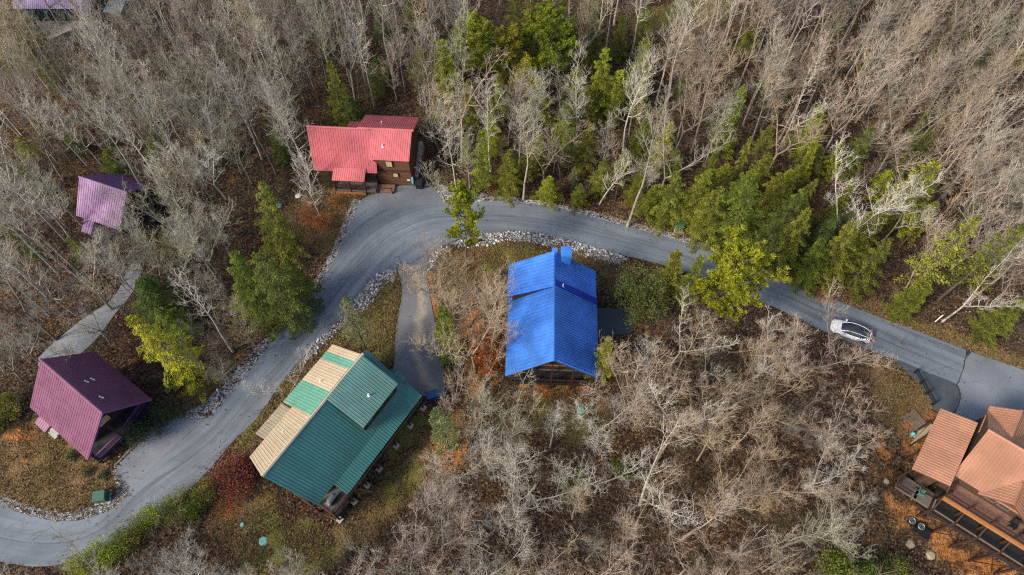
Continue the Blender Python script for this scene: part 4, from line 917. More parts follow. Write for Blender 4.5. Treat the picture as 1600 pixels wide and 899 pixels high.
# ------------------------------------------------------------------ bare tree prototypes
def rdir(r, el):
    a = r.uniform(0, 2 * math.pi); return Vector((math.cos(a) * math.cos(el), math.sin(a) * math.cos(el), math.sin(el)))
def grow(r, p, d, L, n, up, wob):
    pts = [Vector(p)]; d = Vector(d)
    for _ in range(n):
        d = (d + Vector((r.gauss(0, wob), r.gauss(0, wob), r.gauss(0, wob) + up))).normalized(); pts.append(pts[-1] + d * (L / n))
    return pts
def alongp(pts, t):
    k = t * (len(pts) - 1); i = min(int(k), len(pts) - 2); f = k - i
    return pts[i].lerp(pts[i + 1], f), (pts[i + 1] - pts[i]).normalized()
def bare_proto(seed, Ht, spread, clear, forks=1, dens=1., up=.10, gnarl=.12, thick=1.):
    r = random.Random(seed); T, C = MB(), MB()
    r0 = .0088 * Ht * thick; lean = Vector((r.uniform(-.05, .05), r.uniform(-.05, .05), 1)).normalized()
    leaders = []
    if forks == 1:
        tr = grow(r, (0, 0, -.4), lean, Ht * .93, 9, .03, .035 + gnarl * .15); leaders.append((tr, clear, r0))
        T.tube(tr, [max(.03, r0 * (1 - .93 * k / 9)) * (1.35 if k == 0 else 1) for k in range(10)], 7)
    else:
        fh = Ht * clear * r.uniform(.55, .9); tr = grow(r, (0, 0, -.4), lean, fh + .4, 4, .03, .04)
        T.tube(tr, [r0 * (1.35 if k == 0 else 1 - .06 * k) for k in range(5)], 7)
        a0 = r.uniform(0, 6.28)
        for q in range(forks):
            a = a0 + 6.283 * q / forks + r.uniform(-.4, .4); el = r.uniform(.9, 1.25)
            d = Vector((math.cos(a) * math.cos(el), math.sin(a) * math.cos(el), math.sin(el)))
            ld = grow(r, tr[-1] - Vector((0, 0, .15)), d, (Ht - fh) * r.uniform(.85, 1.05), 7, .06, .05 + gnarl * .3)
            T.tube(ld, [max(.028, r0 * .68 * (1 - .95 * k / 7)) for k in range(8)], 6); leaders.append((ld, .12, r0 * .66))
    def twig(p, d, L, lvl, rad):
        n = 2 if lvl else 1
        pts = grow(r, p, d, L, n + (1 if L > 1.1 else 0), up * .8, gnarl * 1.2); m = len(pts)
        C.tube(pts, [rad * (1 - .55 * k / (m - 1)) for k in range(m)], 3)
        if lvl:
            for _ in range(int(r.uniform(2.8, 4.6) * dens)):
                q, dd = alongp(pts, r.uniform(.25, .98)); nd = (dd * .8 + rdir(r, r.uniform(-.3, .9)) * .85).normalized()
                twig(q, nd, L * r.uniform(.4, .75), lvl - 1, max(.0085, rad * .7))
    for ld, cl, rr in leaders:
        nl = int((17 if forks == 1 else 24 / forks) * dens * r.uniform(.9, 1.1)) + 3; ga = r.uniform(0, 6.28)
        for k in range(nl):
            t = cl + (1 - cl) * (k + r.uniform(0, .8)) / nl; t = min(t, .985); p, d0 = alongp(ld, t)
            ga += 2.4 + r.uniform(-.4, .4); u = (t - cl) / (1 - cl)
            prof = (.55 + .75 * u if u < .45 else .9 - .95 * (u - .45)) ; Lb = spread * max(.25, prof) * r.uniform(.75, 1.2)
            if forks > 1: Lb *= .72
            el = r.uniform(.25, .7) + .35 * u
            d = (Vector((math.cos(ga) * math.cos(el), math.sin(ga) * math.cos(el), math.sin(el))) + d0 * .25).normalized()
            lb = grow(r, p, d, Lb, 5, up, gnarl); rb = max(.021, min(rr * (1 - t) * .5 + .012, .06))
            C.tube(lb, [max(.015, rb * (1 - .8 * q / 5)) for q in range(6)], 4)
            ns = max(4, int(Lb * 2.3 * dens))
            for q in range(ns):
                tt = .18 + .8 * (q + r.uniform(0, .8)) / ns; pp, dd = alongp(lb, min(tt, .99))
                nd = (dd * .75 + rdir(r, r.uniform(-.1, .9)) * .75).normalized()
                twig(pp, nd, (1 - tt) * Lb * .38 + r.uniform(.45, 1.0), 2, .0155)
            twig(lb[-1], (lb[-1] - lb[-2]).normalized(), r.uniform(.5, .9), 1, .016)
    def mk(b, nm, mt):
        F = [f for f in b.f]; me = b.mesh(nm, True); me.materials.append(M[mt]); return me
    return mk(T, 'trunk', 'bark'), mk(C, 'crown', 'twig'), Ht, spread
PROTO = [bare_proto(11, 17, 3.0, .42, 1), bare_proto(12, 19, 3.2, .5, 1, .9), bare_proto(13, 15, 3.6, .33, 1, 1.05, .07, .15), bare_proto(14, 16, 3.6, .35, 2, .95),
         bare_proto(15, 14, 4.6, .28, 3, 1.1, .06, .14), bare_proto(16, 18, 2.6, .45, 2, .9), bare_proto(17, 12, 3.0, .25, 1, 1., .1, .14), bare_proto(18, 20, 2.8, .55, 1, .9),
         bare_proto(19, 13, 4.8, .25, 5, 1.1, .06, .13), bare_proto(20, 9, 2.4, .2, 2, .85, .1, .14), bare_proto(21, 16, 4.4, .3, 2, 1.0, .03, .17, 1.35), bare_proto(22, 11, 2.2, .3, 1, .8)]
KINDW = ['slender', 'tall', 'broad', 'forked', 'spreading', 'narrow', 'small', 'lofty', 'many-stemmed', 'low forked', 'big crooked', 'thin young']
BARKC = [('pale grey', (.39, .365, .305)), ('silvery', (.52, .49, .425)), ('tan', (.38, .30, .21)), ('pinkish grey', (.37, .30, .245)), ('greenish grey', (.33, .32, .235)), ('dark grey', (.22, .20, .165))]
def put_tree(name, me_t, me_c, loc, rz, s, sz, col, tcol=None, label=None, cat='tree', group=None):
    e = empty(name, loc, rz, label, cat, group); e.scale = (s, s, s * sz)
    a = link_mesh('trunk', me_t, None, e); c = link_mesh('crown', me_c, None, e)
    c.color = (*col, 1); a.color = (*(tcol or col), 1); return e

# ------------------------------------------------------------------ evergreen and shrub prototypes
def leaf_mesh(name, pts, dirs, ups, ln, wd, mat):
    """rhombic sprays: pts, unit dirs, unit ups, lengths, widths"""
    P, D, U = (np.array(q, float) for q in (pts, dirs, ups)); S = np.cross(D, U); S /= np.linalg.norm(S, axis=1)[:, None] + 1e-9
    ln = np.array(ln)[:, None]; wd = np.array(wd)[:, None]
    nrm = np.cross(S, D)
    V = np.stack([P, P + D * ln * .55 + S * wd * .5 + nrm * wd * .12, P + D * ln, P + D * ln * .55 - S * wd * .5 + nrm * wd * .12], 1).reshape(-1, 3)
    me = fast_mesh(name, V, np.arange(len(V)).reshape(-1, 4)); me.materials.append(M[mat]); return me
def conifer(seed, Ht, Rad, base=.06, droop=.12, nb=80, fol=2.9, ragged=.32, sp=.165):
    r = random.Random(seed); T = MB(); tr = grow(r, (0, 0, -.3), (0, 0, 1), Ht + .2, 8, .03, .02)
    T.tube(tr, [max(.02, .013 * Ht * (1 - .95 * k / 8)) for k in range(9)], 7)
    P, D, U, Ln, Wd = [], [], [], [], []; ga = 0
    for k in range(nb):
        t = base + (1 - base) * (k / nb) ** .92; p, _ = alongp(tr, min(t, .99)); ga += 2.39996 + r.uniform(-.3, .3)
        L = Rad * (1 - t) ** .78 * r.uniform(1 - ragged * 1.6, 1 + ragged) + .22; el = .42 * t + r.uniform(-.1, .22) - droop * .3
        d = Vector((math.cos(ga) * math.cos(el), math.sin(ga) * math.cos(el), math.sin(el)))
        br = grow(r, p, d, L, 4, -droop, .06); T.tube(br, [.03, .025, .02, .014, .008], 3)
        side = d.cross(Vector((0, 0, 1))).normalized(); n = int(L * 26 * fol) + 8
        for q in range(n):
            u = r.uniform(.12, 1.0) ** .8; pp, dd = alongp(br, min(u, .999)); w_ = (.08 + .42 * (1 - u)) * min(L, 2.2) * .55 + .08; s_ = r.uniform(-1, 1)
            pos = pp + side * s_ * w_ + Vector((0, 0, r.gauss(.02, .07))); o = (dd * .8 + side * s_ * .9 + Vector((r.gauss(0, .25), r.gauss(0, .25), r.uniform(-.35, .35)))).normalized()
            P.append(pos); D.append(o); U.append((Vector((0, 0, 1)) + Vector((r.gauss(0, .45), r.gauss(0, .45), 0))).normalized()); Ln.append(sp * r.uniform(.7, 1.4)); Wd.append(sp * .48 * r.uniform(.7, 1.3))
    for q in range(40):
        P.append(tr[-1] + Vector((r.gauss(0, .1), r.gauss(0, .1), r.uniform(-.9, 0)))); D.append(rdir(r, r.uniform(.4, 1.3))); U.append(rdir(r, .3)); Ln.append(.3); Wd.append(.12)
    me = T.mesh('trunk', True); me.materials.append(M['pine_bark'])
    return me, leaf_mesh('crown', P, D, U, Ln, Wd, 'foliage'), Ht, Rad
def pine(seed, Ht, Rad, base=.45, nb=34):
    r = random.Random(seed); T = MB(); tr = grow(r, (0, 0, -.3), (0, 0, 1), Ht, 8, .03, .05)
    T.tube(tr, [max(.04, .014 * Ht * (1 - .85 * k / 8)) for k in range(9)], 7); P, D, U, Ln, Wd = [], [], [], [], []; ga = 0
    def tuft(c, dd, k):
        for _ in range(k):
            o = (dd * .7 + rdir(r, r.uniform(-.2, 1.3))).normalized(); P.append(c); D.append(o); U.append(rdir(r, r.uniform(-1, 1))); Ln.append(r.uniform(.24, .42)); Wd.append(r.uniform(.035, .065))
    for k in range(nb):
        t = base + (1 - base) * k / nb; p, _ = alongp(tr, min(t, .98)); ga += 2.4 + r.uniform(-.4, .4); u = (t - base) / (1 - base)
        L = Rad * (.6 + .8 * u if u < .5 else 1. - .75 * (u - .5) * 2 * .9) * r.uniform(.6, 1.15) + .3; el = r.uniform(.05, .45) + .4 * u
        br = grow(r, p, Vector((math.cos(ga) * math.cos(el), math.sin(ga) * math.cos(el), math.sin(el))), L, 5, .06, .13); T.tube(br, [.06, .05, .04, .03, .022, .014], 4)
        for q in range(int(L * 3.4) + 3):
            pp, dd = alongp(br, r.uniform(.3, .98)); nd = (dd * .6 + rdir(r, r.uniform(.0, .8)) * .9).normalized(); sb_ = grow(r, pp, nd, r.uniform(.35, .9), 2, .08, .1); T.tube(sb_, [.018, .014, .009], 3)
            tuft(sb_[-1], nd, 40); tuft(sb_[1], nd, 26)
        tuft(br[-1], (br[-1] - br[-2]).normalized(), 22)
    tuft(tr[-1], Vector((0, 0, 1)), 30); me = T.mesh('trunk', True); me.materials.append(M['pine_bark'])
    return me, leaf_mesh('crown', P, D, U, Ln, Wd, 'foliage'), Ht, Rad
def shrub(seed, Ht, Rad, n=2600, leaf=.15, loose=.35, stems=14, shell=.55, mat='leafage'):
    r = random.Random(seed); T = MB(); P, D, U, Ln, Wd = [], [], [], [], []; tips = []
    for k in range(stems):
        el = r.uniform(.45, 1.5); d = rdir(r, el); L = Ht * r.uniform(.7, 1.0) * (.55 + .45 * math.sin(el)); br = grow(r, (r.uniform(-.1, .1) * Rad, r.uniform(-.1, .1) * Rad, -.15), d, L, 4, .02, .1)
        T.tube(br, [.035, .03, .024, .018, .01], 4)
        for _ in range(5):
            pp, dd = alongp(br, r.uniform(.35, 1)); tw = grow(r, pp, (dd + rdir(r, r.uniform(-.1, .9))).normalized(), Rad * r.uniform(.3, .6), 2, .03, .1); T.tube(tw, [.014, .011, .007], 3); tips += tw[1:]
    ctr = []
    for _ in range(46):
        d = rdir(r, r.uniform(-.15, 1.5)); q = r.uniform(shell, 1) ; ctr.append(Vector((d.x * Rad * q, d.y * Rad * q, Ht * .42 + d.z * Ht * .55 * q)))
    ctr += tips
    for k in range(n):
        c = ctr[r.randrange(len(ctr))]; g = loose * Rad * .42; p = c + Vector((r.gauss(0, g), r.gauss(0, g), r.gauss(0, g * .8)))
        if p.z < .03: p.z = r.uniform(.03, .3)
        out = Vector((p.x, p.y, (p.z - Ht * .3) * .9)); out = out.normalized() if out.length > .01 else Vector((0, 0, 1))
        P.append(p); D.append((out * .8 + rdir(r, r.uniform(-.8, .9)) * .8).normalized()); U.append((out * .5 + rdir(r, .8)).normalized()); Ln.append(leaf * r.uniform(.7, 1.5)); Wd.append(leaf * .55 * r.uniform(.7, 1.3))
    me = T.mesh('stems', True); me.materials.append(M['pine_bark'])
    return me, leaf_mesh('foliage', P, D, U, Ln, Wd, mat), Ht, Rad
EV = {'hemlock': [conifer(31, 10, 3.0), conifer(32, 9, 3.3, .04, .16, 76), conifer(33, 12, 2.9, .1, .14, 82)],
      'cedar': [conifer(41, 8, 1.7, .03, .02, 74, 3.2, .24, .14), conifer(42, 9, 2.1, .04, .03, 76, 3.0, .28, .14)],
      'thin': [conifer(51, 12, 2.4, .35, .10, 60, 1.0, .35, .19), conifer(52, 11, 2.0, .3, .08, 55, .95, .4, .19)],
      'pine': [pine(61, 12, 3.2, .42), pine(62, 14, 3.0, .5, 30), pine(63, 9, 3.4, .3, 36)]}
SH = {'round': [shrub(71, 2.4, 1.6), shrub(72, 2.2, 1.8, 2400)], 'loose': [shrub(73, 2.6, 1.9, 1300, .15, .5), shrub(74, 2.2, 1.7, 1000, .16, .5)],
      'holly': [shrub(75, 4.6, 2.6, 6500, .17, .26, 18, .75)], 'sparse': [shrub(76, 3.0, 1.8, 420, .16, .5, 20)], 'rusty': [shrub(78, 3.2, 1.8, 2300, .17, .5, 20)], 'tiny': [shrub(77, 1.0, .8, 700, .12, .3, 8)]}
GRN = {'yellow': (.30, .285, .022), 'lime': (.235, .265, .026), 'olive': (.155, .175, .024), 'green': (.105, .140, .022), 'dark': (.068, .098, .022), 'deep': (.045, .078, .036), 'sage': (.14, .16, .075), 'holly': (.095, .115, .04),
       'maroon': (.17, .030, .028), 'rust': (.36, .115, .040), 'orange': (.30, .135, .035), 'straw': (.30, .22, .10)}
def solve_h(bx, by, tx, ty):
    b = at(bx, by); best = (1e9, 6)
    for k in range(8, 260):
        h = k * .1; q = proj(b.x, b.y, b.z + h); e = math.hypot(q[0] - tx, q[1] - ty)
        if e < best[0]: best = (e, h)
    return b, best[1]
def fit_tree(b, tp):
    bx, by = b
    for _ in range(3):
        p = at(bx, by); h = 2.0
        while h < 24 and proj(p.x, p.y, p.z + h)[1] > tp[1]: h += .1
        e = tp[0] - proj(p.x, p.y, p.z + h)[0]; bx += e * .5
    return p, h
_er = random.Random(3)
taken = []
def ever(kind, b, tp, rad, col, label, name=None, group=None, v=None):
    p, h = fit_tree(b, tp); pr = EV[kind][(_er.randrange(len(EV[kind])) if v is None else v)]
    rad *= 1.3; s = rad / pr[3]; c = tuple(q * _er.uniform(.9, 1.1) for q in (GRN[col] if kind != 'pine' else tint(GRN[col], 1.2))); taken.append((p.x, p.y, max(.9, rad * .55)))
    nm = name or {'hemlock': 'hemlock_tree', 'cedar': 'cedar_tree', 'thin': 'thin_evergreen_tree', 'pine': 'pine_tree'}[kind]
    return put_tree(nm, pr[0], pr[1], (p.x, p.y, p.z - .1), _er.uniform(0, 6.28), s, h / pr[2] / s, c, (1, 1, 1), label, 'tree', group)
def bush(kind, px, rad, ht, col, label, name='shrub', group=None):
    p = at(*px); pr = SH[kind][_er.randrange(len(SH[kind]))]; s = rad / pr[3]; c = tuple(q * _er.uniform(.9, 1.1) for q in GRN[col]); taken.append((p.x, p.y, rad * .6))
    e = empty(name, (p.x, p.y, p.z - .05), _er.uniform(0, 6.28), label, 'shrub', group); e.scale = (s, s, s * (ht / pr[2] / s))
    link_mesh('stems', pr[0], None, e); f = link_mesh('foliage', pr[1], None, e); f.color = (*c, 1); return e

ever('hemlock', (276, 594), (214, 488), 2.5, 'yellow', 'golden yellow evergreen tree standing just above the plum cabin', v=0)
ever('hemlock', (430, 405), (398, 292), 2.4, 'olive', 'upper green evergreen in the dark clump left of the road bend')
ever('hemlock', (440, 505), (412, 392), 3.1, 'green', 'biggest dark green evergreen beside the road left of the bend', v=1)
ever('hemlock', (395, 500), (368, 410), 2.7, 'green', 'dark evergreen on the left flank of the roadside clump')
ever('hemlock', (466, 466), (446, 395), 1.7, 'green', 'short dark evergreen leaning over the gravel edge of the road')
ever('hemlock', (245, 490), (208, 428), 2.6, 'dark', 'low dark evergreen beside the gravel drive')
ever('hemlock', (290, 520), (258, 480), 2.0, 'green', 'small green evergreen directly above the golden tree')
ever('hemlock', (265, 275), (232, 212), 2.6, 'dark', 'dark evergreen behind the violet roofed cabin')
ever('hemlock', (190, 272), (160, 232), 2.0, 'green', 'short evergreen touching the back of the violet cabin')
ever('hemlock', (55, 112), (12, 18), 3.6, 'green', 'tall evergreen below the lilac cabin at the left edge')
ever('hemlock', (28, 80), (-20, -10), 3.4, 'lime', 'yellow-green evergreen cut off by the left edge near the lilac cabin')
ever('cedar', (532, 190), (514, 96), 1.5, 'olive', 'narrow yellow-green cedar standing behind the red cabin')
ever('hemlock', (560, 200), (545, 150), 2.2, 'dark', 'dark evergreen directly behind the red cabin roof')
ever('cedar', (702, 148), (690, 62), 1.9, 'lime', 'bright yellow-green cedar among grey trunks right of the red cabin')
ever('pine', (771, 152), (745, 38), 2.5, 'olive', 'leftmost tall pine in the green stand at top centre')
ever('pine', (806, 150), (795, 62), 2.4, 'lime', 'yellow-green pine in front of the top centre stand')
ever('pine', (858, 168), (866, 28), 2.8, 'olive', 'tallest pine with a dark straight trunk at top centre')
ever('pine', (838, 120), (832, 28), 2.6, 'olive', 'pine behind the tallest one in the top centre stand')
ever('pine', (888, 140), (895, 45), 2.5, 'green', 'rightmost pine of the top centre stand')
ever('thin', (825, 165), (822, 85), 2.2, 'lime', 'thin pale evergreen in the middle of the top centre stand')
ever('thin', (730, 110), (715, 30), 2.0, 'olive', 'thin evergreen at the left of the pine stand')
ever('hemlock', (952, 180), (941, 84), 2.4, 'lime', 'bright feathery evergreen right of the pine stand', v=2)
ever('thin', (975, 175), (972, 110), 2.2, 'lime', 'thin yellowish evergreen right of the bright feathery one')
ever('cedar', (925, 190), (915, 140), 1.9, 'olive', 'short evergreen at the foot of the bright feathery one')
ever('hemlock', (888, 238), (877, 165), 1.9, 'lime', 'yellow-green evergreen above the middle of the upper road')
ever('cedar', (760, 293), (752, 207), 1.2, 'lime', 'slim bright cedar beside the road right of the red cabin')
ever('cedar', (800, 308), (793, 240), 1.6, 'olive', 'bushy cedar next to the slim one on the upper road')
ever('thin', (830, 290), (828, 225), 1.5, 'olive', 'thin evergreen behind the bushy roadside cedar')
ever('cedar', (862, 314), (857, 276), 1.5, 'lime', 'short round cedar on the verge of the upper road')
ever('cedar', (908, 322), (905, 288), 1.1, 'olive', 'knee-high looking cedar on the verge right of the short round one')
ever('thin', (968, 310), (975, 240), 1.5, 'olive', 'thin green tree above the bend right of the cedars')
ever('cedar', (995, 318), (1000, 272), 1.2, 'olive', 'small cedar by the bare trunks above the upper road')
ever('hemlock', (1038, 275), (1042, 190), 1.8, 'lime', 'upright bright evergreen above the dark hedge row')
ever('hemlock', (1062, 346), (1058, 268), 2.2, 'olive', 'first evergreen of the dark row next to the green utility box')
ever('hemlock', (1120, 375), (1122, 300), 2.6, 'olive', 'second evergreen of the dark row along the upper road', v=0)
ever('hemlock', (1165, 388), (1175, 285), 3.1, 'green', 'widest evergreen of the dark row along the upper road', v=1)
ever('hemlock', (1150, 340), (1160, 270), 2.4, 'olive', 'evergreen standing behind the widest one of the dark row')
ever('hemlock', (1215, 405), (1228, 308), 2.5, 'dark', 'dark evergreen in the middle of the roadside row')
ever('hemlock', (1200, 345), (1218, 275), 2.2, 'olive', 'evergreen showing yellow tips behind the middle of the row')
ever('hemlock', (1245, 418), (1262, 325), 2.1, 'olive', 'ragged evergreen with yellow tips right of the row middle')
ever('hemlock', (1292, 415), (1305, 345), 1.9, 'dark', 'dark evergreen right of the ragged yellow tipped one')
ever('hemlock', (1322, 442), (1340, 345), 2.3, 'olive', 'evergreen near the right end of the roadside row')
ever('hemlock', (1362, 450), (1385, 362), 2.2, 'green', 'last evergreen at the right end of the roadside row')
ever('hemlock', (1290, 395), (1320, 335), 1.8, 'dark', 'evergreen tucked behind the right end of the row')
ever('cedar', (1130, 240), (1160, 134), 1.5, 'lime', 'tall yellow-green cedar leaning among bare trees, upper right')
ever('hemlock', (1262, 245), (1292, 160), 2.0, 'lime', 'yellowish evergreen beside the big tan bare tree')
ever('hemlock', (1268, 270), (1285, 225), 2.0, 'olive', 'evergreen below the big tan bare tree')
ever('thin', (1400, 368), (1450, 248), 2.8, 'lime', 'feathery yellow evergreen above the right part of the road')
ever('thin', (1432, 478), (1520, 345), 2.3, 'lime', 'thin leaning evergreen with a pale trunk right of the row')
ever('thin', (1495, 470), (1590, 348), 2.4, 'olive', 'thin leaning evergreen near the right edge of the picture')
ever('cedar', (1428, 492), (1445, 440), 1.5, 'olive', 'low bushy evergreen on the roadside bank, right')
ever('hemlock', (1545, 62), (1573, 14), 2.4, 'green', 'lone green evergreen near the top right corner')
ever('hemlock', (1172, 78), (1182, 30), 2.0, 'olive', 'lone green evergreen right of the top clearing')
ever('pine', (727, 424), (718, 312), 2.1, 'lime', 'pine rising in front of the road left of the blue cabin', v=0)
ever('pine', (1160, 505), (1163, 392), 3.6, 'lime', 'round bright yellow-green pine between the blue cabin and the white car', v=2)
ever('thin', (548, 552), (541, 462), 1.7, 'sage', 'pale half bare evergreen between the road and the green cabin')
ever('cedar', (712, 562), (690, 482), 1.4, 'olive', 'small dark green tree beside the driveway')
ever('thin', (702, 545), (690, 478), 1.2, 'green', 'wispy evergreen at the driveway edge left of the blue cabin')
ever('thin', (722, 700), (680, 640), 1.7, 'sage', 'feathery grey green tree below the driveway end')
ever('cedar', (962, 592), (946, 530), 1.4, 'lime', 'yellow-green cedar at the right front corner of the blue cabin')
ever('cedar', (1065, 455), (1055, 392), 1.6, 'olive', 'spiky green cedar beside the round holly')
ever('cedar', (1098, 470), (1090, 398), 1.3, 'olive', 'spiky cedar between the holly and the bright pine')
ever('hemlock', (735, 205), (728, 130), 1.6, 'olive', 'evergreen above the slim bright roadside cedar')
ever('hemlock', (772, 240), (768, 175), 1.5, 'lime', 'yellow-green evergreen behind the roadside cedars')
ever('cedar', (845, 262), (842, 205), 1.3, 'lime', 'slim yellow-green cedar between bare trunks above the upper road')
ever('hemlock', (920, 262), (918, 195), 1.7, 'olive', 'evergreen among bare trunks above the middle of the upper road')
ever('hemlock', (945, 300), (945, 245), 1.5, 'olive', 'roadside evergreen left of the dull one above the bend')
ever('hemlock', (862, 100), (858, 25), 2.2, 'lime', 'bright evergreen at the back of the pine stand')
ever('hemlock', (930, 110), (930, 45), 2.0, 'olive', 'evergreen at the right back of the pine stand')
ever('thin', (690, 215), (682, 150), 1.6, 'olive', 'thin evergreen right of the red cabin roof')
ever('hemlock', (1000, 130), (1008, 65), 1.8, 'olive', 'evergreen in front of the top clearing')
ever('hemlock', (1240, 385), (1252, 300), 2.2, 'olive', 'tall olive evergreen behind the ragged yellow tipped one')
ever('hemlock', (1105, 330), (1112, 262), 2.1, 'olive', 'olive evergreen behind the left half of the row')
ever('hemlock', (1345, 420), (1368, 340), 2.1, 'olive', 'olive evergreen behind the right end of the row')
ever('pine', (752, 125), (738, 40), 2.4, 'lime', 'low pine at the far left of the top centre stand')
ever('hemlock', (905, 175), (900, 100), 2.2, 'olive', 'feathery evergreen between the pine stand and the bright one')
ever('hemlock', (845, 190), (840, 115), 2.2, 'lime', 'yellow-green evergreen in front of the tallest pine')
ever('hemlock', (790, 185), (780, 115), 1.8, 'olive', 'dull evergreen at the front left of the pine stand')
ever('thin', (660, 150), (652, 75), 1.8, 'olive', 'thin evergreen right behind the red cabin wing')
ever('hemlock', (1000, 250), (1005, 185), 1.7, 'olive', 'dull evergreen above the bend left of the upright one')
ever('cedar', (1020, 335), (1022, 290), 1.4, 'olive', 'cedar left of the green utility cabinet')
ever('hemlock', (1090, 350), (1092, 275), 2.4, 'olive', 'evergreen between the first and second of the dark row')
ever('hemlock', (1280, 440), (1292, 372), 2.0, 'olive', 'low evergreen at the front of the row middle')
ever('hemlock', (1180, 300), (1200, 235), 1.8, 'olive', 'dull evergreen below the tall leaning cedar')
ever('hemlock', (335, 255), (318, 210), 1.9, 'dark', 'dark evergreen in the woods left of the red cabin')
ever('hemlock', (440, 250), (428, 200), 1.7, 'green', 'green evergreen close to the left of the red cabin')
ever('hemlock', (590, 150), (584, 95), 2.0, 'dark', 'dark evergreen further up behind the red cabin')
ever('cedar', (1560, 520), (1590, 470), 1.6, 'olive', 'low evergreen at the right edge above the road')
bush('holly', (998, 474), 3.2, 4.9, 'holly', 'big round dark holly bush right of the blue cabin', 'holly_bush')
for (px, rad, ht, col, lb) in [((318, 775), 1.5, 2.0, 'olive', 'topmost green shrub of the hedge under the lower road'), ((283, 792), 1.7, 2.2, 'olive', 'second shrub from the top of the hedge under the lower road'),
        ((248, 812), 1.6, 2.2, 'lime', 'third shrub from the top of the hedge under the lower road'), ((205, 838), 1.7, 2.3, 'olive', 'middle shrub of the hedge under the lower road'),
        ((172, 862), 1.9, 2.4, 'lime', 'second shrub from the bottom of the hedge under the lower road'), ((138, 888), 1.8, 2.2, 'lime', 'bottom shrub of the hedge at the lower left'), ((300, 805), 1.4, 1.8, 'green', 'dark shrub behind the top of the roadside hedge')]:
    bush('round', px, rad, ht, col, lb, 'shrub', 'hedge shrubs under the lower road')
bush('rusty', (370, 748), 2.2, 2.8, 'maroon', 'dark red leafed bush at the lower left corner of the green cabin', 'red_bush')
bush('loose', (385, 728), 1.3, 1.7, 'maroon', 'small dark red bush touching the cream roof corner', 'red_bush')
bush('loose', (352, 800), 1.3, 1.0, 'orange', 'low orange brown bush below the red bush', 'orange_bush')
bush('rusty', (770, 560), 2.2, 4.4, 'rust', 'rust leafed bush against the left side of the blue cabin', 'rust_bush')
bush('loose', (752, 575), 1.2, 1.8, 'rust', 'lower rust bush left of the blue cabin', 'rust_bush')
bush('round', (230, 684), 1.75, 2.6, 'deep', 'round dark shrub in front of the plum cabin porch', 'dark_shrub'); bush('round', (268, 656), 1.65, 2.6, 'deep', 'round dark shrub at the right corner of the plum cabin', 'dark_shrub')
bush('tiny', (116, 712), .75, 1.0, 'deep', 'small dark shrub below the plum roof corner', 'dark_shrub'); bush('tiny', (138, 740), .55, .7, 'deep', 'left one of two small shrubs on the tan lawn', 'dark_shrub'); bush('tiny', (163, 744), .55, .7, 'deep', 'right one of two small shrubs on the tan lawn', 'dark_shrub')
bush('sparse', (672, 262), 1.5, 2.6, 'maroon', 'dark red bush at the right side of the red cabin', 'red_bush')
bush('loose', (1265, 455), 1.3, 1.0, 'orange', 'orange bush on the bank behind the white car', 'orange_bush'); bush('loose', (1290, 465), 1.2, .9, 'rust', 'rusty low bush on the bank right of the orange one', 'orange_bush')
bush('round', (890, 752), 1.1, 1.8, 'green', 'green shrub under bare trees below the blue cabin'); bush('round', (968, 738), 1.3, 2.0, 'green', 'green shrub between bare trees, lower centre')
bush('round', (1300, 900), 2.6, 3.0, 'olive', 'large green shrub at the bottom edge'); bush('loose', (1390, 893), 1.9, 2.2, 'green', 'green shrub at the bottom edge left of the copper cabin'); bush('round', (1350, 905), 2.0, 2.4, 'green', 'round green shrub between the two at the bottom edge')
bush('round', (25, 640), 1.8, 2.6, 'olive', 'green shrub left of the plum cabin'); bush('round', (0, 665), 1.6, 2.2, 'green', 'green shrub at the left edge beside the plum cabin'); bush('loose', (10, 365), 2.2, 2.6, 'olive', 'green brush patch at the left edge below the violet cabin')
bush('loose', (508, 350), 1.5, 1.6, 'rust', 'russet brush beside the road below the red cabin'); bush('loose', (480, 340), 1.4, 1.4, 'rust', 'russet brush left of the red cabin driveway'); bush('loose', (527, 318), 1.1, 1.0, 'orange', 'low tan brush at the red cabin driveway')
bush('loose', (905, 745), .9, 1.4, 'lime', 'small yellow-green shrub right of the green one below the blue cabin'); bush('loose', (770, 300), .9, 1.0, 'maroon', 'small red shrub between roadside cedars')

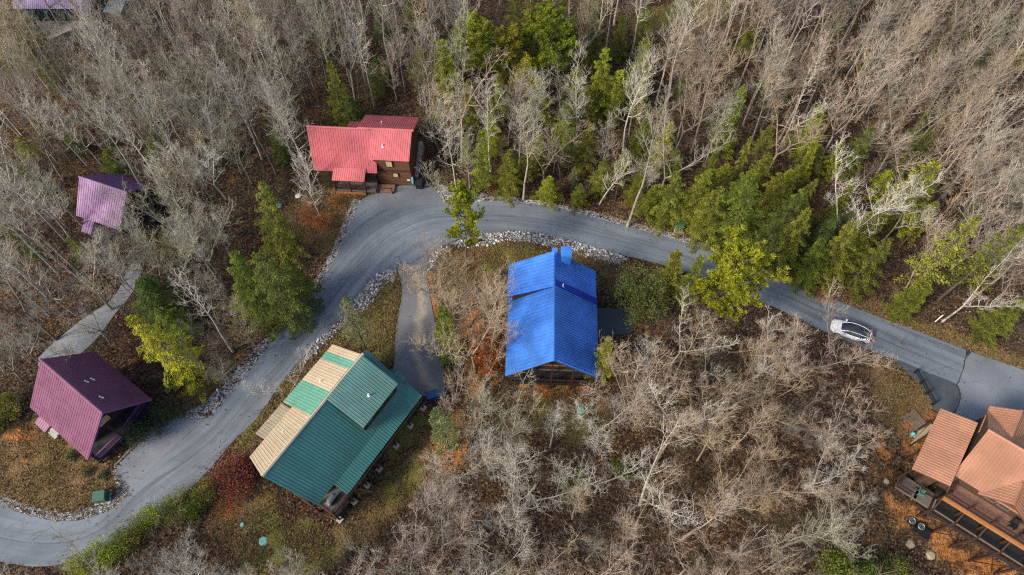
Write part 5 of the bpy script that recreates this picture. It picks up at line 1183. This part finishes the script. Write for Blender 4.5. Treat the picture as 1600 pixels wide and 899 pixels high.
# ------------------------------------------------------------------ bare woods
ROADPX = catmull(UP_EDGE, 2) + catmull(LOW_EDGE, 2)
CLEAR = [ROADPX, [(112, 270), (240, 272), (238, 345), (140, 372), (112, 350)], [(472, 172), (665, 172), (668, 300), (510, 315), (478, 260)], [(40, 545), (165, 540), (245, 620), (200, 735), (110, 720), (40, 650)],
         [(385, 720), (515, 530), (700, 600), (720, 420), (660, 410), (610, 430), (520, 530), (660, 640), (640, 700), (560, 800), (480, 830), (360, 800), (390, 700)], [(770, 355), (980, 390), (945, 610), (925, 640), (780, 610)],
         [(1380, 640), (1460, 620), (1700, 700), (1700, 980), (1500, 899), (1370, 770)], [(0, 690), (60, 660), (190, 735), (200, 790), (90, 815), (0, 790)], [(40, 10), (110, 10), (100, 40), (80, 60), (50, 30)],
         [(420, 320), (560, 295), (540, 370), (470, 400)], [(90, 545), (150, 500), (175, 485), (160, 525), (110, 560)], [(1310, 455), (1700, 590), (1700, 620), (1310, 480)], [(360, 690), (330, 860), (520, 880), (640, 760), (700, 650), (560, 740), (470, 840)],
         [(1330, 560), (1420, 570), (1460, 640), (1400, 690), (1350, 640)], [(1000, 8), (1040, 2), (1120, -10), (1110, 30), (1030, 40)], [(225, 490), (300, 490), (300, 620), (230, 610)], [(940, 390), (1060, 390), (1060, 480), (940, 480)], [(1090, 385), (1240, 385), (1235, 500), (1095, 500)], [(355, 290), (470, 290), (500, 420), (480, 500), (360, 500)], [(920, 80), (985, 80), (985, 170), (925, 170)], [(725, 25), (900, 25), (900, 110), (725, 110)], [(1050, 270), (1240, 270), (1420, 350), (1400, 450), (1050, 370)]]
CLR = [np.array(c) for c in CLEAR]
br_ = random.Random(77)
def blocked(x, y, z, h, rad):
    b0 = proj(x, y, z)
    pts = [b0] + [proj(x + ox * rad * f, y + oy * rad * f, z + h * q) for q, f in ((.35, .0), (.5, .5), (.7, .8), (.95, .35)) for ox, oy in ((0, 0), (.8, 0), (-.8, 0), (0, .8), (0, -.8))]
    X = np.array([p[0] for p in pts]); Yp = np.array([p[1] for p in pts])
    for c in CLR:
        m = inpoly(X, Yp, c)
        if m[0] or m.sum() > 2: return True
    return False
UND = []
for _ in range(9000):
    if len(UND) >= 46: break
    px, py = br_.uniform(20, 1580), br_.uniform(10, 420); p = at(px, py); rad = br_.uniform(1.1, 1.9); h = br_.uniform(3.5, 7)
    if any((p.x - a) ** 2 + (p.y - b) ** 2 < 3.2 ** 2 for a, b, c in taken) or blocked(p.x, p.y, p.z, h, rad): continue
    if px < 1000 or br_.random() < .6:
        taken.append((p.x, p.y, 1.2)); UND.append((px, p, rad, h, br_.choice(['dark', 'green', 'olive', 'olive', 'sage']), br_.choice(['hemlock', 'cedar', 'thin'])))
for _ in range(6000):
    if len(UND) >= 46 + 40: break
    px, py = (br_.uniform(690, 1010), br_.uniform(50, 290)) if br_.random() < .62 else (br_.uniform(1040, 1420), br_.uniform(255, 400)); p = at(px, py); rad = br_.uniform(1.3, 2.2); h = br_.uniform(6, 10.5)
    if any((p.x - a) ** 2 + (p.y - b) ** 2 < 2.0 ** 2 for a, b, c in taken) or inpoly([px], [py], ROADPX)[0]: continue
    taken.append((p.x, p.y, 1.3)); UND.append((px, p, rad, h, br_.choice(['lime', 'olive', 'olive', 'green']), br_.choice(['hemlock', 'hemlock', 'cedar', 'thin'])))
BARE = []
def bare_at(px, top, k, ci, label):
    p, h = solve_h(*px, *top); BARE.append([p.x, p.y, p.z, k, ci, min(h / PROTO[k][2], 1.12 if px[1] < 600 else .95), label]); taken.append((p.x, p.y, 1.3))
for q in [((1197, 272), (1245, 118), 10, 2, 'big tan crooked bare tree with wide bare limbs, upper right'), ((831, 238), (826, 100), 2, 1, 'pale broad bare tree standing alone before the pines'),
          ((1290, 380), (1345, 228), 4, 1, 'silvery spreading bare tree behind the dark evergreen row'), ((1378, 378), (1435, 262), 3, 1, 'white-barked forked bare tree behind the right end of the row'),
          ((500, 338), (472, 235), 6, 1, 'pale small bare tree in front of the red cabin'), ((172, 535), (110, 440), 4, 0, 'pale spreading tree leaning across the middle of the gravel drive'), ((205, 500), (150, 410), 6, 4, 'small greenish tree over the bend of the gravel drive'), ((118, 575), (60, 500), 9, 0, 'low pale tree between the gravel drive and the plum roof'), ((232, 440), (180, 340), 4, 0, 'pale spreading tree over the upper end of the gravel drive'), ((222, 468), (150, 365), 6, 1, 'white leaning bare tree between the violet cabin and the gravel drive'),
          ((120, 492), (-10, 330), 2, 0, 'large bare tree at the left edge over the gravel drive'), ((60, 565), (-10, 470), 8, 0, 'many-stemmed pale bare tree beside the top of the plum roof'), ((40, 600), (-60, 480), 4, 4, 'greenish bare tree at the left edge above the plum cabin'),
          ((340, 425), (285, 300), 4, 4, 'greenish spreading bare tree between the violet cabin and the road'), ((300, 460), (235, 330), 4, 4, 'leaning greenish bare tree right of the violet cabin'), ((365, 405), (325, 300), 6, 0, 'grey bare tree left of the upper dark evergreen'),
          ((742, 580), (700, 400), 3, 2, 'tall tan bare tree at the left side of the blue cabin'), ((765, 560), (752, 395), 2, 2, 'tan bare tree touching the left edge of the blue roof'), ((712, 500), (698, 400), 4, 2, 'spreading tan bare tree at the driveway bank left of the blue cabin'), ((740, 500), (735, 400), 4, 2, 'spreading tan bare tree behind the rust bush'), ((757, 600), (748, 500), 9, 2, 'low tan bare tree at the left front corner of the blue cabin'), ((712, 625), (706, 560), 9, 3, 'low pinkish bare tree at the lower end of the driveway'), ((720, 540), (700, 425), 6, 2, 'small tan bare tree between the driveway and blue cabin'),
          ((775, 752), (735, 600), 2, 0, 'leaning grey bare tree below the end of the driveway'), ((805, 770), (803, 612), 0, 0, 'slim upright bare tree below the blue cabin'), ((842, 795), (855, 680), 4, 0, 'spreading bare tree with low limbs below the blue cabin'),
          ((762, 905), (735, 770), 8, 0, 'wide many-stemmed bare tree at the bottom centre'), ((640, 930), (610, 760), 4, 3, 'pinkish spreading bare tree at the bottom left of centre'), ((690, 860), (660, 745), 4, 3, 'pinkish bare tree below the green cabin lawn'),
          ((330, 905), (300, 800), 8, 0, 'low pale many-stemmed tree by the lower hedge'), ((255, 930), (235, 830), 4, 0, 'pale bare tree at the bottom edge beside the hedge'), ((290, 870), (268, 800), 9, 0, 'small pale bare tree in front of the hedge'),
          ((985, 660), (975, 540), 4, 2, 'tan spreading bare tree right of the blue cabin front'), ((1035, 620), (1060, 490), 3, 2, 'forked tan bare tree between the holly and the valley'), ((975, 655), (955, 560), 8, 3, 'pinkish bare tree at the right front of the blue cabin'),
          ((1180, 640), (1240, 430), 8, 2, 'huge tan many-stemmed tree reaching over the road by the white car'), ((1230, 600), (1300, 450), 4, 3, 'pinkish spreading tree leaning over the road left of the white car'), ((1140, 640), (1150, 540), 4, 2, 'tan bare tree below the bright round pine'),
          ((1000, 790), (1010, 690), 10, 1, 'dead silvery tree with broken white limbs in the valley'), ((1120, 790), (1130, 620), 8, 2, 'wide many-stemmed tan tree in the middle of the valley'), ((1190, 780), (1240, 660), 4, 2, 'spreading tan tree right of the valley middle'), ((1090, 720), (1110, 560), 2, 2, 'broad tan tree above the valley middle'),
          ((980, 910), (985, 800), 4, 3, 'pinkish bare tree at the bottom right of centre'), ((1120, 910), (1140, 790), 8, 3, 'pinkish many-stemmed tree at the bottom edge of the valley'), ((900, 930), (905, 830), 4, 3, 'pinkish bare tree at the bottom edge, centre'), ((1060, 900), (1065, 770), 3, 3, 'pinkish forked tree at the bottom edge of the valley'),
          ((457, 618), (458, 548), 9, 1, 'little silvery tree growing at the road edge above the green cabin'), ((540, 950), (520, 830), 4, 3, 'pinkish bare tree at the bottom edge under the lawn'), ((430, 940), (405, 850), 8, 0, 'pale bare tree at the bottom edge under the lawn'),
          ((1290, 560), (1350, 480), 9, 3, 'small reddish bare tree overhanging the white car'), ((1400, 540), (1400, 520), 9, 3, 'low reddish sapling at the road edge right of the white car'), ((930, 770), (925, 660), 3, 0, 'forked bare tree right of the spreading low-limbed one')]:
    bare_at(*q)
def zone(px, py):
    if py > 600: return 'below the blue cabin' if px > 700 else 'at the lower left'
    if px < 470:
        if py < 130: return 'on the slope below the lilac cabin' if px < 240 else 'on the slope above the violet cabin'
        if py < 290: return 'above the violet cabin' if px < 240 else 'left of the red cabin'
        return 'around the gravel drive' if px < 240 else 'left of the road bend'
    if py < 250:
        z = 'behind the red cabin' if px < 660 else 'around the top pine stand' if px < 960 else 'below the top clearing' if px < 1150 else 'in the upper right' if px < 1400 else 'near the top right corner'
        return z + (' far back' if py < 70 else '')
    if py < 480: return 'above the upper road' if px < 1050 else 'behind the dark evergreen row' if px < 1420 else 'at the right edge above the road'
    return 'right of the blue cabin'
tries = 0
while len(BARE) < 500 and tries < 40000:
    tries += 1
    px, py = br_.uniform(-70, 1670), br_.uniform(-30, 960)
    if br_.random() > (1. if py < 330 else .8): continue
    p = at(px, py); k = br_.choices(range(12), [10, 9, 7, 7, 4 if py < 400 else 8, 8, 5, 8 if py < 480 else 2, 2 if py < 400 else 9, 3, 2 if py < 400 else 0, 7])[0]; sc = br_.uniform(.82, 1.15)
    if py > 560: sc *= .85
    if 1200 < px < 1420 and 620 < py < 900 and br_.random() < .8: continue
    rr = (2.0 if px < 1050 else 2.35) if py < 430 else 2.8 if py < 560 else 3.3
    if any((p.x - a) ** 2 + (p.y - b) ** 2 < max(rr, c) ** 2 for a, b, c in taken): continue
    h = PROTO[k][2] * sc
    q = proj(p.x, p.y, p.z + h * .6)
    if not (-40 < q[0] < 1640 and -60 < q[1] < 930): continue
    if blocked(p.x, p.y, p.z, h, PROTO[k][3] * sc): continue
    if px < 600: cw = [5, 4, 1, 1, 4, 3]
    elif px < 1000: cw = [4, 3, 3, 2, 2, 2]
    else: cw = [3, 2, 5, 4, 1, 2]
    BARE.append([p.x, p.y, p.z, k, br_.choices(range(6), cw)[0], sc, None]); taken.append((p.x, p.y, rr))
UW = {'lime': 'yellow green', 'dark': 'dark green', 'green': 'mid green', 'olive': 'olive green', 'sage': 'grey green'}; UN = {}
for px, p, rad, h, col, kd in UND: UN.setdefault('%s understory %s %s' % (UW[col], 'cedar' if kd == 'cedar' else 'wispy evergreen' if kd == 'thin' else 'evergreen', zone(px, proj(p.x, p.y, p.z)[1])), []).append((px, p, rad, h, col, kd))
ORD = ['leftmost', 'second', 'third', 'fourth', 'fifth', 'sixth', 'seventh', 'eighth', 'ninth', 'tenth']
for lb, L in UN.items():
    L.sort(key=lambda q: q[0])
    for i, (px, p, rad, h, col, kd) in enumerate(L):
        pr = EV[kd][br_.randrange(len(EV[kd]))]; s = rad / pr[3]; put_tree('understory_evergreen', pr[0], pr[1], (p.x, p.y, p.z - .1), br_.uniform(0, 6.28), s, h / pr[2] / s, GRN[col], (1, 1, 1), lb if len(L) == 1 else lb + (', leftmost' if i == 0 else ', %s from left' % ORD[i]), 'tree', 'understory evergreens')
BARE.sort(key=lambda q: (q[6] is None, q[0] ** 2 + q[1] ** 2 + CAMH ** 2)); REST = BARE[300:]; BARE = BARE[:300]
names = {}
ORD = ['leftmost', 'second', 'third', 'fourth', 'fifth', 'sixth', 'seventh', 'eighth', 'ninth', 'tenth']
for t in BARE:
    if t[6] is None:
        px, py = proj(*t[:3]); names.setdefault('%s %s bare tree %s' % (BARKC[t[4]][0], KINDW[t[3]], zone(px, py)), []).append((px, t))
for lb, L in names.items():
    L.sort(key=lambda q: q[0])
    for i, (_, t) in enumerate(L):
        t[6] = lb if len(L) == 1 else lb + (', leftmost' if i == 0 else ', %s from left' % ORD[i] if i < 10 else ', rightmost')
for x, y, z, k, ci, sc, lb in BARE:
    w0 = br_.uniform(.85, 1.15); c = tuple(v * w0 for v in BARKC[ci][1]); pr = PROTO[k]
    s = sc * br_.uniform(.95, 1.08)
    put_tree('bare_tree', pr[0], pr[1], (x, y, z - .05), br_.uniform(0, 6.28), s, sc / s, c, tuple(v * .82 for v in c), lb, 'tree', 'bare trees in the woods')
print([sum(len(p.vertices)-2 for p in q[1].polygons) for q in PROTO]); print('bare trees', len(BARE), 'tries', tries)

# the trees beyond the 300 that show largest: one mass of woods, instanced on points
def woods_material():
    b = NB('far_woods_bark'); oi = b.new('ShaderNodeObjectInfo'); n = b.rng(b.noise(1.2, 4, b.pos()), .33, .67)
    c = b.ramp(oi.outputs['Random'], [(0, (.38, .36, .31)), (.3, (.31, .285, .24)), (.55, (.37, .30, .22)), (.8, (.36, .30, .25)), (1, (.21, .19, .16))])
    return b.out(b.mix(n, b.mix(1., c, (.66, .64, .62), 'MULTIPLY'), b.mix(1., c, (1.2, 1.2, 1.18), 'MULTIPLY')), .9, 0, .2)
WM = woods_material(); pc = bpy.data.collections.new('woods_prototypes')
for k in (0, 1, 2, 3, 5, 7):
    bm = bmesh.new(); bm.from_mesh(PROTO[k][0]); bm.from_mesh(PROTO[k][1]); me = bpy.data.meshes.new('far_tree'); bm.to_mesh(me); bm.free(); me.materials.append(WM); me.polygons.foreach_set('material_index', [0] * len(me.polygons)); me.polygons.foreach_set('use_smooth', [True] * len(me.polygons))
    pc.objects.link(bpy.data.objects.new('far_tree', me))
pm = bpy.data.meshes.new('far_woods'); pm.vertices.add(len(REST)); pm.vertices.foreach_set('co', np.array([q[:3] for q in REST], np.float32).ravel() - np.tile(np.array([0, 0, .05], np.float32), len(REST)))
fw = link_mesh('far_woods', pm); meta(fw, 'distant bare woods beyond the trees one can tell apart', kind='stuff')
ng = bpy.data.node_groups.new('scatter_woods', 'GeometryNodeTree'); ng.interface.new_socket('Geometry', in_out='INPUT', socket_type='NodeSocketGeometry'); ng.interface.new_socket('Geometry', in_out='OUTPUT', socket_type='NodeSocketGeometry')
gi, go = ng.nodes.new('NodeGroupInput'), ng.nodes.new('NodeGroupOutput'); ip = ng.nodes.new('GeometryNodeInstanceOnPoints'); ci_ = ng.nodes.new('GeometryNodeCollectionInfo')
ci_.inputs[0].default_value = pc; ci_.inputs[1].default_value = True; ci_.inputs[2].default_value = True
def rv(a_, b_, seed, typ='FLOAT'):
    n = ng.nodes.new('FunctionNodeRandomValue'); n.data_type = typ
    if typ == 'FLOAT': n.inputs[2].default_value = a_; n.inputs[3].default_value = b_; n.inputs[8].default_value = seed; return n.outputs[1]
    n.inputs[0].default_value = a_; n.inputs[1].default_value = b_; n.inputs[8].default_value = seed; return n.outputs[0]
ip.inputs['Pick Instance'].default_value = True
ng.links.new(gi.outputs[0], ip.inputs['Points']); ng.links.new(ci_.outputs[0], ip.inputs['Instance']); ng.links.new(rv((-.03, -.03, 0), (.03, .03, 6.28), 3, 'FLOAT_VECTOR'), ip.inputs['Rotation']); ng.links.new(rv(.78, 1.12, 5), ip.inputs['Scale']); ng.links.new(ip.outputs[0], go.inputs[0])
fw.modifiers.new('scatter', 'NODES').node_group = ng

# ------------------------------------------------------------------ brush, saplings, leaves and dry grass too many to count
def keepmask(X, Y, pad=0.):
    m = np.ones(len(X), bool)
    for p in PAVED: m &= sdist(X, Y, p) < -pad
    return m
FOOT = []
for o_, yw, x0, x1, y0, y1 in (((4.31, 29.71), 88.03, .3, 13, -4.6, 4.6), ((-23.46, 17.67), 56.9, .8, 16, -6, 5.5), ((-40.18, 23.87), 144.3, 1.4, 9.8, -3.4, 4.4), ((-53.1, 54.99), -20.4, .3, 7.6, -5, 3.4), ((-26.12, 62.47), -3.5, .8, 13.6, -4.4, 4.3), ((44.85, 25.8), -37., -.2, 14.4, -8.6, 3), ((-74.2, 88.3), 0, .3, 14.5, -1.4, 9.5)):
    c, s = math.cos(R(yw)), math.sin(R(yw)); FOOT.append([(o_[0] + x * c - y * s, o_[1] + x * s + y * c) for x, y in ((x0, y0), (x1, y0), (x1, y1), (x0, y1))])
def scatter(n, seed, pad=.3):
    g = np.random.default_rng(seed); px, py = g.uniform(-60, 1660, n), g.uniform(-40, 950, n)
    u, v = px - 800, 449.5 - py; d1, d2 = v * _c + FPX * _s, v * _s - FPX * _c; z = np.zeros(n)
    for _ in range(7):
        t_ = (z - CAMH) / d2; x, y = u * t_, d1 * t_; z = hgt(x, y)
    k = keepmask(x, y, pad)
    for f in FOOT: k &= ~inpoly(x, y, f)
    return x[k], y[k], z[k], g
def zone_w(x, y):
    o = np.zeros((3, len(x)))
    for k, ps in LAWN.items():
        for p in ps: o[k] = np.maximum(o[k], sstep((sdist(x, y, p) + .6) / 1.2))
    return o
def instance_mesh(name, protos, x, y, z, g, s0, s1, mat):
    V, F, off = [], [], 0; which = g.integers(0, len(protos), len(x))
    for i, (pv, pf) in enumerate(protos):
        m = which == i; n = m.sum()
        if not n: continue
        a = g.uniform(0, 6.283, n); s = g.uniform(s0, s1, n); ca, sa = np.cos(a) * s, np.sin(a) * s
        vx = pv[None, :, 0] * ca[:, None] - pv[None, :, 1] * sa[:, None] + x[m][:, None]; vy = pv[None, :, 0] * sa[:, None] + pv[None, :, 1] * ca[:, None] + y[m][:, None]; vz = pv[None, :, 2] * s[:, None] + z[m][:, None]
        V.append(np.stack([vx, vy, vz], 2).reshape(-1, 3)); F.append((pf[None] + (np.arange(n) * len(pv))[:, None, None]).reshape(-1, pf.shape[1]) + off); off += n * len(pv)
    o = link_mesh(name, fast_mesh(name, np.concatenate(V), np.concatenate(F)), mat); o['kind'] = 'stuff'; return o
def tri_proto(b):
    F = []
    for f in b.f:
        for k in range(1, len(f) - 1): F.append((f[0], f[k], f[k + 1]))
    return np.array(b.v), np.array(F)
def brush_proto(seed, h, w_, n):
    r = random.Random(seed); b = MB()
    for _ in range(n):
        d = rdir(r, r.uniform(.35, 1.4)); pts = grow(r, (r.gauss(0, w_ * .3), r.gauss(0, w_ * .3), -.05), d, h * r.uniform(.5, 1.), 2, .03, .15); b.tube(pts, [.016, .012, .007], 3)
        for _ in range(2):
            p, dd = alongp(pts, r.uniform(.4, .95)); b.tube([p, p + (dd + rdir(r, r.uniform(0, .8))).normalized() * h * r.uniform(.15, .35)], [.01, .006], 3)
    return tri_proto(b)
def sapling_proto(seed, h):
    r = random.Random(seed); b = MB(); tr = grow(r, (0, 0, -.1), (0, 0, 1), h, 5, .03, .06); b.tube(tr, [.045, .04, .034, .028, .02, .01], 4)
    for k in range(11):
        p, d = alongp(tr, r.uniform(.3, .98)); lb = grow(r, p, rdir(r, r.uniform(.3, .9)), h * r.uniform(.14, .28), 2, .1, .1); b.tube(lb, [.018, .014, .009], 3)
        for _ in range(3):
            q, dd = alongp(lb, r.uniform(.3, 1)); b.tube([q, q + (dd + rdir(r, .4)).normalized() * r.uniform(.3, .8)], [.011, .007], 3)
    return tri_proto(b)
x, y, z, g = scatter(3800, 21, .8); zw = zone_w(x, y).max(0); k = g.random(len(x)) > np.maximum(zw * 1.05, np.where((y < 30) & (x > -8), .4, 0))
instance_mesh('undergrowth', [brush_proto(100 + i, 1.3, .9, 13) for i in range(7)], x[k], y[k], z[k], g, .6, 1.6, 'brush')['label'] = 'bare brush and twigs covering the forest floor'
x, y, z, g = scatter(1500, 22, 2.2); zw = zone_w(x, y).max(0); k = (g.random(len(x)) > np.maximum(zw * 1.2, np.where((y < 30) & (x > -8), .6, 0)))
q = np.array([proj(a, b_, c_ + 4.5) for a, b_, c_ in zip(x, y, z)])
for c_ in CLR: k &= ~inpoly(q[:, 0], q[:, 1], c_)
instance_mesh('sapling_thicket', [sapling_proto(120 + i, 6.) for i in range(7)], x[k], y[k], z[k], g, .55, 1.25, 'brush')['label'] = 'thin bare saplings filling the woods between the trees'
def leaves(name, n, seed, sz, mat, sel, tilt=.35, asp=.7, up=.03):
    x, y, z, g = scatter(n, seed, .1); k = sel(zone_w(x, y), g); x, y, z = x[k], y[k], z[k]; m = len(x)
    a = g.uniform(0, 6.283, m); s = sz * g.uniform(.6, 1.5, m); tx, ty = g.normal(0, tilt, m), g.normal(0, tilt, m); V = []
    for ux, uy in ((-1, -asp), (1, -asp), (1, asp), (-1, asp)):
        lx, ly = (ux * np.cos(a) - uy * np.sin(a)) * s * .5, (ux * np.sin(a) + uy * np.cos(a)) * s * .5
        V.append(np.stack([x + lx, y + ly, z + up + .10 + lx * tx + ly * ty], 1))
    V = np.stack(V, 1).reshape(-1, 3); o = link_mesh(name, fast_mesh(name, V, np.arange(len(V)).reshape(-1, 4)), mat); o['kind'] = 'stuff'; return o
leaves('fallen_leaves', 120000, 31, .16, 'litter', lambda w_, g: g.random(w_.shape[1]) > w_.max(0) * .72)['label'] = 'brown fallen leaves strewn over the forest floor'
def blades(dens, seed):
    g = np.random.default_rng(seed); XS, YS = [], []
    for k in (0, 1):
        for p in LAWN[k]:
            P_ = np.array(p); lo, hi = P_.min(0), P_.max(0); n = int((hi - lo).prod() * dens * (1 if k == 0 else .35)); x, y = g.uniform(lo[0], hi[0], n), g.uniform(lo[1], hi[1], n); m = inpoly(x, y, p); XS.append(x[m]); YS.append(y[m])
    x, y = np.concatenate(XS), np.concatenate(YS); m = np.ones(len(x), bool)
    for p in PAVED + FOOT: m &= ~inpoly(x, y, p)
    x, y = x[m], y[m]; z = hgt(x, y); m = len(x)
    a = g.uniform(0, 6.283, m); L = g.uniform(.12, .34, m); t_ = g.uniform(.3, 1.2, m); dx, dy = np.cos(a), np.sin(a); wdt = g.uniform(.02, .045, m)
    V = np.stack([np.stack([x - dy * wdt, y + dx * wdt, z], 1), np.stack([x + dy * wdt, y - dx * wdt, z], 1), np.stack([x + dx * L * np.sin(t_), y + dy * L * np.sin(t_), z + .06 + L * np.cos(t_)], 1)], 1).reshape(-1, 3)
    o = link_mesh('dry_grass', fast_mesh('dry_grass', V, np.arange(len(V)).reshape(-1, 3)), 'straw'); o['kind'] = 'stuff'; o['label'] = 'dry tan grass of the lawns and road verges'
blades(70, 41)
def road_leaves(n, seed):
    g = np.random.default_rng(seed); P_ = np.array(ROAD + DRIVE); k = g.integers(0, len(P_), n); r_ = np.abs(g.normal(0, .9, n)) * g.choice([.4, 1, 1.8], n); a = g.uniform(0, 6.283, n); x, y = P_[k, 0] + np.cos(a) * r_, P_[k, 1] + np.sin(a) * r_
    z = hgt(x, y) + .075; a = g.uniform(0, 6.283, n); s = .10 * g.uniform(.5, 1.4, n); V = []
    for ux, uy in ((-1, -.7), (1, -.7), (1, .7), (-1, .7)):
        V.append(np.stack([x + (ux * np.cos(a) - uy * np.sin(a)) * s * .5, y + (ux * np.sin(a) + uy * np.cos(a)) * s * .5, z + g.uniform(0, .04, n)], 1))
    V = np.stack(V, 1).reshape(-1, 3); o = link_mesh('blown_leaves', fast_mesh('blown_leaves', V, np.arange(len(V)).reshape(-1, 4)), 'litter'); o['kind'] = 'stuff'; o['label'] = 'brown leaves blown onto the edges of the road'
road_leaves(1100, 51)
